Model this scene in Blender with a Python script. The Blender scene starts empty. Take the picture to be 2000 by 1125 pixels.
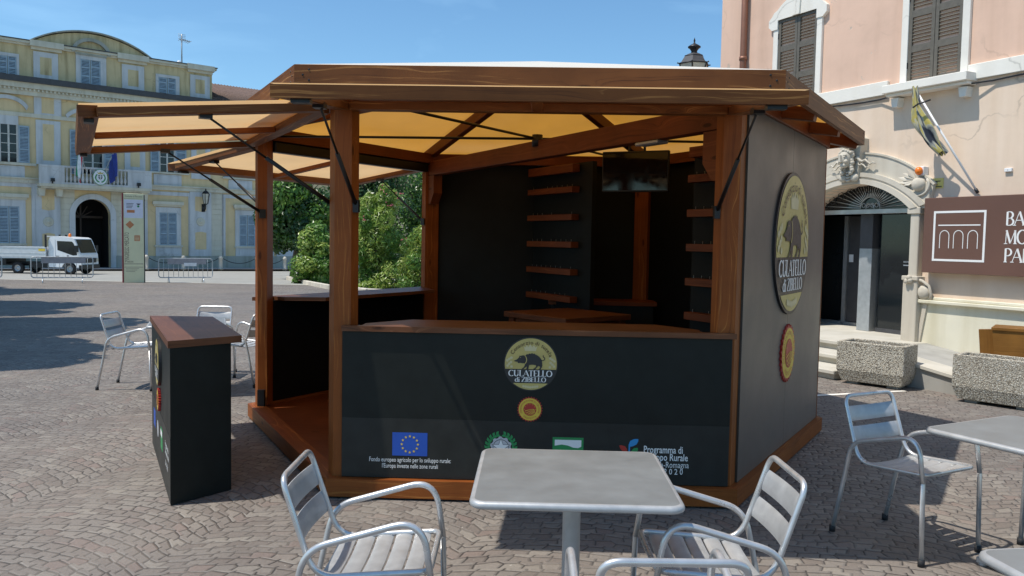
import bpy, bmesh, math, random
from mathutils import Vector, Matrix
random.seed(7)
PI = math.pi
S = bpy.context.scene
COL = S.collection
V = Vector
R_ = math.radians

# ------------------------------------------------------------------ camera
EYE, FPX, PITCH, ROLL = 1.6, 1596.37, .0578, .0182
_up = V((0, math.sin(PITCH), math.cos(PITCH))); _fw = V((0, math.cos(PITCH), -math.sin(PITCH)))
_rt = V((1, 0, 0))
CR = math.cos(ROLL)*_rt + math.sin(ROLL)*_up
CU = math.cos(ROLL)*_up - math.sin(ROLL)*_rt
cd = bpy.data.cameras.new('camera'); co = bpy.data.objects.new('camera', cd); COL.objects.link(co)
cd.sensor_width = 36; cd.lens = FPX/2000*36; cd.clip_start = .05; cd.clip_end = 2000
m3 = Matrix((CR, CU, -_fw)).transposed()
co.matrix_world = Matrix.Translation((0, 0, EYE)) @ m3.to_4x4()
S.camera = co

# ------------------------------------------------------------------ light
SHX, SHY = .47, .16                      # shadow offset on the ground per metre of height
sun_dir = V((SHX, SHY, -1)).normalized()
ELEV = math.asin(-sun_dir.z)
AZ = math.atan2(-sun_dir.x, -sun_dir.y)  # compass angle of the sun seen from the scene
sl = bpy.data.lights.new('sun', 'SUN'); so = bpy.data.objects.new('sun', sl); COL.objects.link(so)
sl.energy = 4.3; sl.angle = R_(.53); sl.color = (1, .94, .85)
so.rotation_euler = sun_dir.to_track_quat('-Z', 'Y').to_euler()
W = bpy.data.worlds.new('World'); S.world = W; W.use_nodes = True
wn = W.node_tree.nodes; wl = W.node_tree.links
bg = wn['Background']
sky = wn.new('ShaderNodeTexSky'); sky.sky_type = 'NISHITA'; sky.sun_disc = False
sky.sun_elevation = ELEV; sky.sun_rotation = AZ; sky.air_density = 1.0; sky.dust_density = .25; sky.ozone_density = 2.2
tc = wn.new('ShaderNodeTexCoord'); mp = wn.new('ShaderNodeMapping'); mp.inputs['Scale'].default_value = (1.2, 1.2, 5)
mp.inputs['Rotation'].default_value = (.25, .1, .4)
nz = wn.new('ShaderNodeTexNoise'); nz.inputs['Scale'].default_value = 2.6; nz.inputs['Detail'].default_value = 7; nz.inputs['Distortion'].default_value = .6
cr = wn.new('ShaderNodeMapRange'); cr.inputs[1].default_value = .47; cr.inputs[2].default_value = .82; cr.inputs[3].default_value = 0; cr.inputs[4].default_value = .20
mx = wn.new('ShaderNodeMixRGB'); mx.inputs[2].default_value = (9, 10.5, 12, 1)
wl.new(tc.outputs['Generated'], mp.inputs[0]); wl.new(mp.outputs[0], nz.inputs[0]); wl.new(nz.outputs[0], cr.inputs[0])
wl.new(cr.outputs[0], mx.inputs[0]); wl.new(sky.outputs[0], mx.inputs[1]); tn = wn.new('ShaderNodeMixRGB'); tn.blend_type = 'MULTIPLY'; tn.inputs[0].default_value = 1; tn.inputs[2].default_value = (.72, .96, 1.05, 1)
wl.new(mx.outputs[0], tn.inputs[1]); wl.new(tn.outputs[0], bg.inputs[0])
bg.inputs[1].default_value = .14
S.view_settings.view_transform = 'Standard'; S.view_settings.look = 'None'
S.view_settings.exposure = 0.12; S.view_settings.gamma = 1

# ------------------------------------------------------------------ photo point -> place
def ray(px, py): return _fw + (px-1000)/FPX*CR - (py-562.5)/FPX*CU
def at_y(px, py, y):
    d = ray(px, py); return V((0, 0, EYE)) + d*(y/d.y)
def at_z(px, py, z=0.):
    d = ray(px, py); return V((0, 0, EYE)) + d*((z-EYE)/d.z)
def gz(y):                                # the square falls away gently behind the kiosk
    return 0. if y < 11 else (-.018*(y-11) if y < 62 else -.018*51)
def on_ground(px, py):
    z = 0.
    for _ in range(60): p = at_z(px, py, z); z = .5*z + .5*gz(p.y)
    return p
def on_plane(px, py, P, N):
    d = ray(px, py); o = V((0, 0, EYE)); return o + d*((P-o).dot(N)/d.dot(N))

# ------------------------------------------------------------------ materials
def nd(nt, t, **kw):
    n = nt.nodes.new(t)
    for k, v in kw.items():
        if k[0] == 'i' and k[1:].isdigit(): n.inputs[int(k[1:])].default_value = v
        else: setattr(n, k, v)
    return n
def mth(nt, op, a, b=None, c=None):
    n = nt.nodes.new('ShaderNodeMath'); n.operation = op
    for i, x in enumerate((a, b, c)):
        if x is None: continue
        if isinstance(x, (int, float)): n.inputs[i].default_value = x
        else: nt.links.new(x, n.inputs[i])
    return n.outputs[0]
def ramp(nt, fac, stops):
    n = nt.nodes.new('ShaderNodeValToRGB'); e = n.color_ramp.elements
    while len(e) < len(stops): e.new(.5)
    for x, (p, c) in zip(e, stops): x.position = p; x.color = (*c, 1)
    nt.links.new(fac, n.inputs[0]); return n.outputs[0]
def c4(c): return (c[0], c[1], c[2], 1)
def base(name, rough=.6, metal=0, spec=.5):
    m = bpy.data.materials.new(name); m.use_nodes = True; nt = m.node_tree; b = nt.nodes['Principled BSDF']
    b.inputs['Roughness'].default_value = rough; b.inputs['Metallic'].default_value = metal
    b.inputs['Specular IOR Level'].default_value = spec
    return m, nt, b
def noise(nt, vec, scale, detail=4, rough=.55, dist=0):
    n = nd(nt, 'ShaderNodeTexNoise'); n.inputs['Scale'].default_value = scale; n.inputs['Detail'].default_value = detail
    n.inputs['Roughness'].default_value = rough; n.inputs['Distortion'].default_value = dist
    if vec is not None: nt.links.new(vec, n.inputs['Vector'])
    return n.outputs['Fac']
def objco(nt): return nd(nt, 'ShaderNodeTexCoord').outputs['Object']
def bump(nt, b, h, strength=.3, dist=.01):
    n = nd(nt, 'ShaderNodeBump'); n.inputs['Strength'].default_value = strength; n.inputs['Distance'].default_value = dist
    nt.links.new(h, n.inputs['Height']); nt.links.new(n.outputs[0], b.inputs['Normal'])
def plain(name, c, rough=.6, metal=0, var=.12, scale=6, bmp=0, spec=.5, bscale=None, bdist=.005):
    m, nt, b = base(name, rough, metal, spec); o = objco(nt)
    f = noise(nt, o, scale, 6)
    lo = [x*(1-var*1.6) for x in c]; hi = [min(1, x*(1+var*1.6)) for x in c]
    nt.links.new(ramp(nt, f, [(.25, lo), (.75, hi)]), b.inputs['Base Color'])
    r = nd(nt, 'ShaderNodeMapRange', i1=.2, i2=.8, i3=max(0, rough-.08), i4=min(1, rough+.08)); nt.links.new(noise(nt, o, scale*2.3, 3), r.inputs[0]); nt.links.new(r.outputs[0], b.inputs['Roughness'])
    if bmp: bump(nt, b, noise(nt, o, bscale or scale*6, 5), bmp, bdist)
    return m
def wood(name, dark, mid, light, rough=.5, knots=1.):
    m, nt, b = base(name, rough, 0, .22)
    uv = nd(nt, 'ShaderNodeUVMap').outputs[0]
    wn_ = nd(nt, 'ShaderNodeTexNoise'); wn_.inputs['Scale'].default_value = 1.6; wn_.inputs['Detail'].default_value = 2; nt.links.new(uv, wn_.inputs[0])
    sep = nd(nt, 'ShaderNodeSeparateXYZ'); nt.links.new(uv, sep.inputs[0])
    # knots pull the rings around them
    kv = nd(nt, 'ShaderNodeTexVoronoi'); kv.inputs['Scale'].default_value = 1.9; kv.inputs['Randomness'].default_value = 1
    cmb0 = nd(nt, 'ShaderNodeCombineXYZ'); nt.links.new(sep.outputs[0], cmb0.inputs[0]); nt.links.new(mth(nt, 'MULTIPLY', sep.outputs[1], 3.2), cmb0.inputs[1]); nt.links.new(cmb0.outputs[0], kv.inputs['Vector'])
    kd = kv.outputs['Distance']
    pull = mth(nt, 'MULTIPLY', mth(nt, 'POWER', 2.7, mth(nt, 'MULTIPLY', kd, -9.)), .16*knots)
    vv = mth(nt, 'ADD', mth(nt, 'MULTIPLY', sep.outputs[1], 1.0), pull)
    vv = mth(nt, 'ADD', vv, mth(nt, 'MULTIPLY', wn_.outputs['Fac'], .085))
    c1 = nd(nt, 'ShaderNodeCombineXYZ'); nt.links.new(mth(nt, 'MULTIPLY', sep.outputs[0], .7), c1.inputs[0]); nt.links.new(mth(nt, 'MULTIPLY', vv, 52), c1.inputs[1])
    g1 = noise(nt, c1.outputs[0], 1., 3, .5)
    c2 = nd(nt, 'ShaderNodeCombineXYZ'); nt.links.new(mth(nt, 'MULTIPLY', sep.outputs[0], 5), c2.inputs[0]); nt.links.new(mth(nt, 'MULTIPLY', vv, 300), c2.inputs[1])
    g2 = noise(nt, c2.outputs[0], 1., 2, .6)
    f = mth(nt, 'ADD', mth(nt, 'MULTIPLY', g1, .68), mth(nt, 'MULTIPLY', g2, .32))
    col = ramp(nt, f, [(.32, dark), (.45, mid), (.57, mid), (.635, light), (.71, mid)])
    kn = nd(nt, 'ShaderNodeMixRGB', i2=c4([x*.45 for x in dark]))
    kf = nd(nt, 'ShaderNodeMapRange', i1=.05, i2=.10, i3=.85, i4=0); nt.links.new(kd, kf.inputs[0])
    nt.links.new(kf.outputs[0], kn.inputs[0]); nt.links.new(col, kn.inputs[1])
    # weather blotches
    bl = nd(nt, 'ShaderNodeMixRGB', blend_type='MULTIPLY'); bl.inputs[0].default_value = 1
    nt.links.new(kn.outputs[0], bl.inputs[1]); nt.links.new(ramp(nt, noise(nt, objco(nt), 3., 4), [(.3, (.72, .70, .68)), (.7, (1.1, 1.1, 1.1))]), bl.inputs[2])
    nt.links.new(bl.outputs[0], b.inputs['Base Color'])
    bump(nt, b, f, .25, .002)
    return m

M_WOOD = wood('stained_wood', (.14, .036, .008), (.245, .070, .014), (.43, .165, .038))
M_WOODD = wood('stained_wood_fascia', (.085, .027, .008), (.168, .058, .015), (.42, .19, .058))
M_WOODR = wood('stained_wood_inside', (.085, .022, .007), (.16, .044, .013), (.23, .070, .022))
M_WOODT = wood('counter_wood', (.085, .032, .016), (.15, .06, .028), (.23, .10, .05), rough=.38)
M_PALEW = wood('light_wood_board', (.15, .066, .014), (.23, .105, .022), (.31, .15, .04), knots=.3)

def panel_mat(name, c, rough, spec=.5):
    m, nt, b = base(name, rough, 0, spec); o = objco(nt)
    nt.links.new(ramp(nt, noise(nt, o, 9, 6), [(.3, [x*.8 for x in c]), (.7, [x*1.2 for x in c])]), b.inputs['Base Color'])
    mp_ = nd(nt, 'ShaderNodeMapping'); mp_.inputs['Scale'].default_value = (60, 60, 7); nt.links.new(o, mp_.inputs[0])
    bump(nt, b, noise(nt, mp_.outputs[0], 1.5, 5), .10 if rough > .3 else .03, .002)
    r = nd(nt, 'ShaderNodeMapRange', i1=.3, i2=.7, i3=rough-.07, i4=rough+.07); nt.links.new(noise(nt, o, 2.2, 5), r.inputs[0]); nt.links.new(r.outputs[0], b.inputs['Roughness'])
    return m
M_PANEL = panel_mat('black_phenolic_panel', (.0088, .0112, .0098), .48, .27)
M_PANELS = panel_mat('black_panel_painted_sheen', (.034, .031, .026), .42, .7)  # same black panel; base lifted, grazing reflection painted into the colour
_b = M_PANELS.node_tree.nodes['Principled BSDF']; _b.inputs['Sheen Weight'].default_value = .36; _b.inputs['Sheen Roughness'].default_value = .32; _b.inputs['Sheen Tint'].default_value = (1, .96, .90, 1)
M_LINING = panel_mat('black_panel_painted_shade', (.0048, .0062, .0065), .62, .22)  # panel black darkened for inside faces, interior shade put into the colour
M_PANEL2 = panel_mat('dark_grey_print', (.021, .0225, .0205), .46, .3)
M_BLK = plain('black_metal', (.014, .014, .016), .4, .3)
M_RUBBER = plain('black_rubber', (.015, .015, .017), .7)
M_GLOSS = plain('glossy_screen', (.006, .006, .007), .06, 0, .05)

def alu(name, c=(.62, .64, .66), rough=.3, scale=14, streak=True, metal=.85):
    m, nt, b = base(name, rough, metal); o = objco(nt)
    f = noise(nt, o, scale, 6, .6)
    nt.links.new(ramp(nt, f, [(.3, [x*.86 for x in c]), (.7, [min(1, x*1.08) for x in c])]), b.inputs['Base Color'])
    r = nd(nt, 'ShaderNodeMapRange', i1=.3, i2=.7, i3=rough-.06, i4=rough+.1); nt.links.new(noise(nt, o, scale*.5, 5), r.inputs[0]); nt.links.new(r.outputs[0], b.inputs['Roughness'])
    return m
M_ALU = alu('brushed_aluminium', (.45, .455, .455), .42, metal=.35)
M_TUBE = alu('aluminium_tube', (.60, .60, .60), .30, metal=.6)
M_TABLE = alu('worn_steel_top', (.245, .26, .262), .42, 7, metal=.25)
M_GALV = alu('galvanised_steel', (.45, .47, .48), .5, metal=.6)

def fabric(name, dcol, tcol, tw):
    m = bpy.data.materials.new(name); m.use_nodes = True; nt = m.node_tree; nt.nodes.remove(nt.nodes['Principled BSDF'])
    d = nd(nt, 'ShaderNodeBsdfDiffuse'); t = nd(nt, 'ShaderNodeBsdfTranslucent'); x = nd(nt, 'ShaderNodeMixShader', i0=tw)
    o = objco(nt)
    nt.links.new(ramp(nt, noise(nt, o, 4, 5), [(.3, [c*.95 for c in dcol]), (.7, dcol)]), d.inputs[0])
    nt.links.new(ramp(nt, noise(nt, o, 2.5, 4), [(.3, [c*.86 for c in tcol]), (.7, tcol)]), t.inputs[0])
    bn = nd(nt, 'ShaderNodeBump'); bn.inputs['Strength'].default_value = .25; bn.inputs['Distance'].default_value = .03
    nt.links.new(noise(nt, o, 2.2, 3), bn.inputs['Height']); nt.links.new(bn.outputs[0], d.inputs['Normal'])
    nt.links.new(d.outputs[0], x.inputs[1]); nt.links.new(t.outputs[0], x.inputs[2]); nt.links.new(x.outputs[0], nt.nodes['Material Output'].inputs[0])
    return m
M_ROOF = fabric('roof_canvas', (.92, .90, .82), (.80, .37, .045), .38)
M_AWN = fabric('awning_canvas', (.92, .88, .78), (.90, .58, .27), .46)

def plaster(name, c, stain=(.6, .55, .5), chips=0., streak=.5, bmp=.35):
    m, nt, b = base(name, .85, 0, .25); o = objco(nt)
    f = noise(nt, o, .9, 8, .6); f2 = noise(nt, o, 7, 5)
    a = ramp(nt, f, [(.25, [x*.86 for x in c]), (.5, c), (.75, [min(1, x*1.07) for x in c])])
    mp_ = nd(nt, 'ShaderNodeMapping'); mp_.inputs['Scale'].default_value = (2.2, 2.2, .25); nt.links.new(o, mp_.inputs[0])
    st = nd(nt, 'ShaderNodeMapRange', i1=.46, i2=.74, i3=0, i4=min(1, streak*1.5)); nt.links.new(noise(nt, mp_.outputs[0], 1.4, 6), st.inputs[0])
    x = nd(nt, 'ShaderNodeMixRGB', i2=c4([p*q for p, q in zip(c, stain)])); nt.links.new(st.outputs[0], x.inputs[0]); nt.links.new(a, x.inputs[1])
    out = x.outputs[0]; h = f2
    ck = nd(nt, 'ShaderNodeTexVoronoi', feature='DISTANCE_TO_EDGE'); ck.inputs['Scale'].default_value = .55
    wv = nd(nt, 'ShaderNodeVectorMath', operation='MULTIPLY_ADD'); wv.inputs[1].default_value = (.5, .5, .5); wt_ = nd(nt, 'ShaderNodeTexNoise'); wt_.inputs['Scale'].default_value = 2.5; wt_.inputs['Detail'].default_value = 6
    nt.links.new(o, wt_.inputs[0]); nt.links.new(wt_.outputs['Color'], wv.inputs[0]); nt.links.new(o, wv.inputs[2]); nt.links.new(wv.outputs[0], ck.inputs['Vector'])
    cl = nd(nt, 'ShaderNodeMapRange', i1=.0, i2=.010, i3=.55, i4=0); nt.links.new(ck.outputs['Distance'], cl.inputs[0])
    gate = nd(nt, 'ShaderNodeMapRange', i1=.5, i2=.62, i3=0, i4=1); nt.links.new(noise(nt, o, .7, 3), gate.inputs[0])
    cm = nd(nt, 'ShaderNodeMixRGB', i2=c4([q*.45 for q in c])); nt.links.new(mth(nt, 'MULTIPLY', cl.outputs[0], gate.outputs[0]), cm.inputs[0]); nt.links.new(out, cm.inputs[1]); out = cm.outputs[0]
    if chips:
        v = noise(nt, o, 3.3, 9, .72)
        lo = nd(nt, 'ShaderNodeMapRange', i1=.69-.04*chips, i2=.71-.04*chips, i3=0, i4=1); nt.links.new(v, lo.inputs[0])
        y = nd(nt, 'ShaderNodeMixRGB', i2=c4((.55, .46, .38))); nt.links.new(lo.outputs[0], y.inputs[0]); nt.links.new(out, y.inputs[1]); out = y.outputs[0]
        h = mth(nt, 'SUBTRACT', f2, mth(nt, 'MULTIPLY', lo.outputs[0], 1.5))
    nt.links.new(out, b.inputs['Base Color']); bump(nt, b, h, bmp, .008)
    return m
M_PINK = plaster('pink_plaster', (.73, .505, .385), chips=1.4, streak=.25)
M_PEACH = plaster('peach_plaster', (.76, .61, .48), (.8, .72, .62), chips=.8, streak=.35)
M_CREAM = plaster('cream_plaster', (.74, .70, .56), (.7, .66, .55), chips=.6, streak=.4)
M_WTRIM = plaster('white_painted_trim', (.80, .77, .70), (.8, .76, .68), streak=.2)
M_STONE = plaster('grey_carved_stone', (.60, .55, .46), (.65, .6, .55), streak=.4)
M_STEP = plaster('pale_step_stone', (.56, .53, .46), (.7, .68, .62), streak=.4)
M_CONC = plaster('ramp_concrete', (.38, .37, .34), (.7, .7, .68), streak=.5)
M_YEL = plaster('yellow_plaster', (.70, .54, .31), (.72, .70, .66), streak=.35)
M_YEL2 = plaster('yellow_plaster_attic', (.62, .50, .29), (.55, .52, .46), streak=.7)
M_TRIM = plaster('grey_white_stucco', (.58, .585, .585), (.6, .6, .58), streak=.45)
M_RUST = plaster('rusticated_stucco', (.62, .58, .47), (.7, .68, .62), streak=.4)
M_PLIN = plaster('grey_plinth', (.38, .38, .33), (.6, .62, .55), streak=.6)
M_DARKST = plain('weathered_lead_and_shade', (.06, .06, .065), .6)
M_BSHUT = plain('blue_grey_shutter', (.30, .38, .44), .55, var=.1)
M_GSHUT = plain('grey_brown_shutter', (.135, .12, .095), .5, var=.1, scale=20)
M_WINF = plain('window_wood', (.55, .53, .48), .5)
M_GLASS = plain('dark_window_glass', (.012, .016, .018), .05, 0, .2, 1.2)
M_DOORW = plain('dark_door_wood', (.05, .025, .012), .5)
M_DARK = plain('dark_interior_slat_shade', (.008, .007, .007), .9)
M_COPPER = plain('brown_downpipe', (.26, .12, .075), .5, .3)
M_TILE = plain('terracotta_tiles', (.13, .08, .06), .8, var=.4, scale=9)
M_IRON = plain('wrought_iron', (.03, .03, .033), .45, .5)
M_STEELW = plain('light_steel', (.50, .52, .53), .35, .6)
M_WHITE = plain('white_paint', (.80, .80, .80), .4, 0, .03)
M_TRUCK = plain('truck_white_paint', (.80, .81, .82), .25, 0, .03, 2)
M_BEDSIDE = plain('aluminium_bed_side', (.62, .63, .64), .4, .3, .06)
M_ORANGE = plain('orange_lens', (.85, .20, .02), .25, 0, .05)
M_SIGN = plain('brown_sign_enamel', (.145, .075, .055), .4, 0, .06, 1.5)
M_LETW = plain('white_lettering', (.82, .82, .80), .45, 0, .02)
M_GOLD = plain('pale_gold_print', (.52, .42, .14), .4, 0, .06, 8)
M_GOLDL = plain('faint_gold_ornament', (.60, .53, .30), .4, 0, .05)
M_INK = plain('dark_print', (.022, .022, .024), .42, 0, .05)
M_INKB = plain('brown_black_letter', (.06, .03, .015), .45)
M_RED = plain('red_print', (.42, .03, .022), .45, 0, .05)
M_YELP = plain('yellow_print', (.72, .52, .06), .45, 0, .05)
M_EUB = plain('flag_blue', (.012, .075, .40), .5, 0, .04)
M_GREENP = plain('green_print', (.02, .26, .075), .5, 0, .05)
M_CYAN = plain('light_blue_print', (.03, .27, .58), .5, 0, .04)
M_GREYP = plain('pale_grey_print', (.50, .50, .52), .5, 0, .04)
M_TOTEM = plain('sage_cream_panel', (.74, .71, .46), .45, 0, .04, 3)
M_POST = plain('lilac_white_poster', (.72, .72, .82), .5, 0, .04)
M_ORG = plain('orange_print', (.58, .22, .09), .5)
M_DKRED = plain('dark_red_edge', (.22, .03, .035), .45)
M_PAPER = plain('paper_white', (.75, .76, .78), .6)
M_BANNER = plain('grey_banner_sheet', (.30, .29, .31), .6)
M_FR = plain('flag_red', (.55, .035, .05), .75)
M_FG = plain('flag_green', (.03, .25, .09), .75)
M_FW = plain('flag_white', (.75, .75, .74), .75)
M_FB = plain('flag_dark_blue', (.02, .04, .22), .75)
M_SIGNY = plain('small_yellow_sign', (.66, .55, .16), .5)
M_LAMPG = plain('frosted_lamp_glass', (.50, .48, .40), .25)
M_ROAD = plaster('pale_road', (.33, .325, .30), (.8, .8, .8), streak=.3, bmp=.2)
M_PAVE = plaster('grey_pavement', (.33, .33, .33), (.8, .8, .8), streak=.3)

def furled_cloth():
    m, nt, b = base('yellow_blue_flag_cloth', .8, 0, .2); uv = nd(nt, 'ShaderNodeUVMap').outputs[0]
    v = noise(nt, uv, 1., 3, .5, .6)
    nt.links.new(ramp(nt, v, [(.38, (.03, .035, .05)), (.43, (.24, .25, .24)), (.50, (.48, .46, .34)), (.54, (.50, .41, .10)), (.66, (.34, .33, .18))]), b.inputs['Base Color'])
    return m
M_FURL = furled_cloth()

def aggregate():
    m, nt, b = base('exposed_aggregate_concrete', .85, 0, .3); o = objco(nt)
    v = nd(nt, 'ShaderNodeTexVoronoi'); v.inputs['Scale'].default_value = 88; nt.links.new(o, v.inputs['Vector'])
    bw = nd(nt, 'ShaderNodeRGBToBW'); nt.links.new(v.outputs['Color'], bw.inputs[0])
    a = ramp(nt, bw.outputs[0], [(.10, (.26, .22, .17)), (.36, (.56, .50, .40)), (.6, (.76, .70, .57)), (.9, (.84, .81, .72))])
    e = nd(nt, 'ShaderNodeMapRange', i1=.28, i2=.55, i3=1, i4=.45); nt.links.new(v.outputs['Distance'], e.inputs[0])
    x = nd(nt, 'ShaderNodeMixRGB', blend_type='MULTIPLY'); x.inputs[0].default_value = 1; nt.links.new(a, x.inputs[1]); nt.links.new(e.outputs[0], x.inputs[2])
    nt.links.new(x.outputs[0], b.inputs['Base Color'])
    bump(nt, b, mth(nt, 'SUBTRACT', 1., v.outputs['Distance']), .7, .008)
    return m
M_AGG = aggregate()

def setts():
    m, nt, b = base('porphyry_setts', .7, 0, .35)
    L = nt.links; o = objco(nt)
    mp_ = nd(nt, 'ShaderNodeMapping'); mp_.inputs['Rotation'].default_value = (0, 0, R_(17)); L.new(o, mp_.inputs[0])
    wob = nd(nt, 'ShaderNodeTexNoise'); wob.inputs['Scale'].default_value = 1.1; wob.inputs['Detail'].default_value = 2; L.new(mp_.outputs[0], wob.inputs[0])
    wv = nd(nt, 'ShaderNodeVectorMath', operation='MULTIPLY_ADD'); wv.inputs[1].default_value = (.16, .16, 0)
    L.new(wob.outputs['Color'], wv.inputs[0]); L.new(mp_.outputs[0], wv.inputs[2])
    sp = nd(nt, 'ShaderNodeSeparateXYZ'); L.new(wv.outputs[0], sp.inputs[0])
    x, y = sp.outputs[0], sp.outputs[1]
    WD, ROW, CELL = 1.35, .089, .099
    u = mth(nt, 'SUBTRACT', mth(nt, 'FRACT', mth(nt, 'DIVIDE', x, WD)), .5)
    arc = mth(nt, 'MULTIPLY', mth(nt, 'MULTIPLY', u, u), .90)
    vr = mth(nt, 'DIVIDE', mth(nt, 'ADD', y, arc), ROW)
    row = mth(nt, 'FLOOR', vr)
    wnz = nd(nt, 'ShaderNodeTexWhiteNoise', noise_dimensions='1D'); L.new(row, wnz.inputs['W'])
    us = mth(nt, 'ADD', mth(nt, 'DIVIDE', x, CELL), mth(nt, 'ADD', mth(nt, 'MULTIPLY', mth(nt, 'MODULO', row, 2), .5), mth(nt, 'MULTIPLY', wnz.outputs[0], .35)))
    cv = nd(nt, 'ShaderNodeCombineXYZ'); L.new(us, cv.inputs[0]); L.new(mth(nt, 'ADD', vr, 0.), cv.inputs[1])
    ve = nd(nt, 'ShaderNodeTexVoronoi', feature='DISTANCE_TO_EDGE', voronoi_dimensions='2D'); ve.inputs['Scale'].default_value = 1; ve.inputs['Randomness'].default_value = .36; L.new(cv.outputs[0], ve.inputs['Vector'])
    vc = nd(nt, 'ShaderNodeTexVoronoi', voronoi_dimensions='2D'); vc.inputs['Scale'].default_value = 1; vc.inputs['Randomness'].default_value = .36; L.new(cv.outputs[0], vc.inputs['Vector'])
    d = ve.outputs['Distance']
    big = noise(nt, o, .55, 4)
    fine = noise(nt, o, 60, 5, .6)
    d2 = mth(nt, 'ADD', d, mth(nt, 'MULTIPLY', mth(nt, 'SUBTRACT', noise(nt, o, 24, 3), .5), .09))
    gap = nd(nt, 'ShaderNodeMapRange', i1=.010, i2=.065, i3=1, i4=0); L.new(d2, gap.inputs[0])
    bw = nd(nt, 'ShaderNodeSeparateColor'); L.new(vc.outputs['Color'], bw.inputs[0])
    stone = ramp(nt, bw.outputs[0], [(.0, (.178, .155, .138)), (.3, (.202, .179, .160)), (.6, (.212, .192, .173)), (.85, (.232, .209, .186)), (1., (.262, .240, .212))])
    pk = nd(nt, 'ShaderNodeMixRGB', i2=c4((.225, .170, .150))); pf = nd(nt, 'ShaderNodeMapRange', i1=.86, i2=.97, i3=0, i4=.5); L.new(bw.outputs[1], pf.inputs[0]); L.new(pf.outputs[0], pk.inputs[0]); L.new(stone, pk.inputs[1])
    sm = nd(nt, 'ShaderNodeMixRGB', blend_type='MULTIPLY'); sm.inputs[0].default_value = 1; L.new(pk.outputs[0], sm.inputs[1])
    L.new(ramp(nt, mth(nt, 'ADD', mth(nt, 'MULTIPLY', fine, .55), mth(nt, 'MULTIPLY', big, .45)), [(.3, (.74, .74, .74)), (.7, (1.18, 1.16, 1.14))]), sm.inputs[2])
    pt = nd(nt, 'ShaderNodeMixRGB', blend_type='MULTIPLY'); pt.inputs[0].default_value = 1; nt.links.new(sm.outputs[0], pt.inputs[1])
    nt.links.new(ramp(nt, noise(nt, o, .22, 5, .6), [(.35, (.86, .87, .90)), (.5, (1.02, 1.01, 1.0)), (.66, (1.10, 1.06, 1.0))]), pt.inputs[2]); sm = pt
    grout = ramp(nt, noise(nt, o, 2.1, 6, .7), [(.38, (.030, .027, .026)), (.50, (.080, .072, .065)), (.64, (.19, .172, .152))])
    fx = nd(nt, 'ShaderNodeMixRGB'); L.new(gap.outputs[0], fx.inputs[0]); L.new(sm.outputs[0], fx.inputs[1]); L.new(grout, fx.inputs[2])
    # pale crumbs and stains
    cr_ = nd(nt, 'ShaderNodeMapRange', i1=.73, i2=.76, i3=0, i4=.7); L.new(noise(nt, o, 33, 2), cr_.inputs[0])
    fy = nd(nt, 'ShaderNodeMixRGB', i2=c4((.5, .47, .42))); L.new(cr_.outputs[0], fy.inputs[0]); L.new(fx.outputs[0], fy.inputs[1])
    L.new(fy.outputs[0], b.inputs['Base Color'])
    hs = nd(nt, 'ShaderNodeMapRange', i1=0, i2=.16, i3=0, i4=1, interpolation_type='SMOOTHSTEP'); L.new(d2, hs.inputs[0])
    tilt = mth(nt, 'MULTIPLY', bw.outputs[2], .25)
    h = mth(nt, 'ADD', mth(nt, 'ADD', hs.outputs[0], mth(nt, 'MULTIPLY', fine, .35)), tilt)
    bump(nt, b, h, .55, .011)
    return m
M_SETT = setts()

def leaf(name, a, b_, c, trans=.38):
    m, nt, b = base(name, .33, 0, .5)
    g = nd(nt, 'ShaderNodeNewGeometry')
    f = mth(nt, 'ADD', mth(nt, 'MULTIPLY', g.outputs['Random Per Island'], .6), mth(nt, 'MULTIPLY', noise(nt, objco(nt), 1.3, 3), .5))
    col = ramp(nt, f, [(.25, a), (.55, b_), (.9, c)])
    nt.links.new(col, b.inputs['Base Color'])
    t = nd(nt, 'ShaderNodeBsdfTranslucent'); nt.links.new(col, t.inputs[0])
    x = nd(nt, 'ShaderNodeMixShader', i0=trans); nt.links.new(b.outputs[0], x.inputs[1]); nt.links.new(t.outputs[0], x.inputs[2])
    nt.links.new(x.outputs[0], nt.nodes['Material Output'].inputs[0])
    return m
M_LDARK = leaf('dark_green_leaf', (.024, .058, .018), (.045, .105, .030), (.085, .17, .05))
M_LMID = leaf('mid_green_leaf', (.062, .145, .022), (.125, .26, .04), (.22, .37, .07))
M_LLIGHT = leaf('light_green_leaf', (.14, .24, .035), (.29, .42, .07), (.52, .58, .17))
M_LYEL = leaf('yellow_green_leaf', (.13, .20, .03), (.25, .33, .05), (.38, .42, .09))
M_BARK = plain('grey_brown_bark', (.10, .075, .055), .9, bmp=.5)
M_BLOOM = plain('pink_blossom', (.45, .10, .12), .7)
M_SOIL = plain('planter_soil', (.09, .07, .05), .95, bmp=.6)

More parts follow.
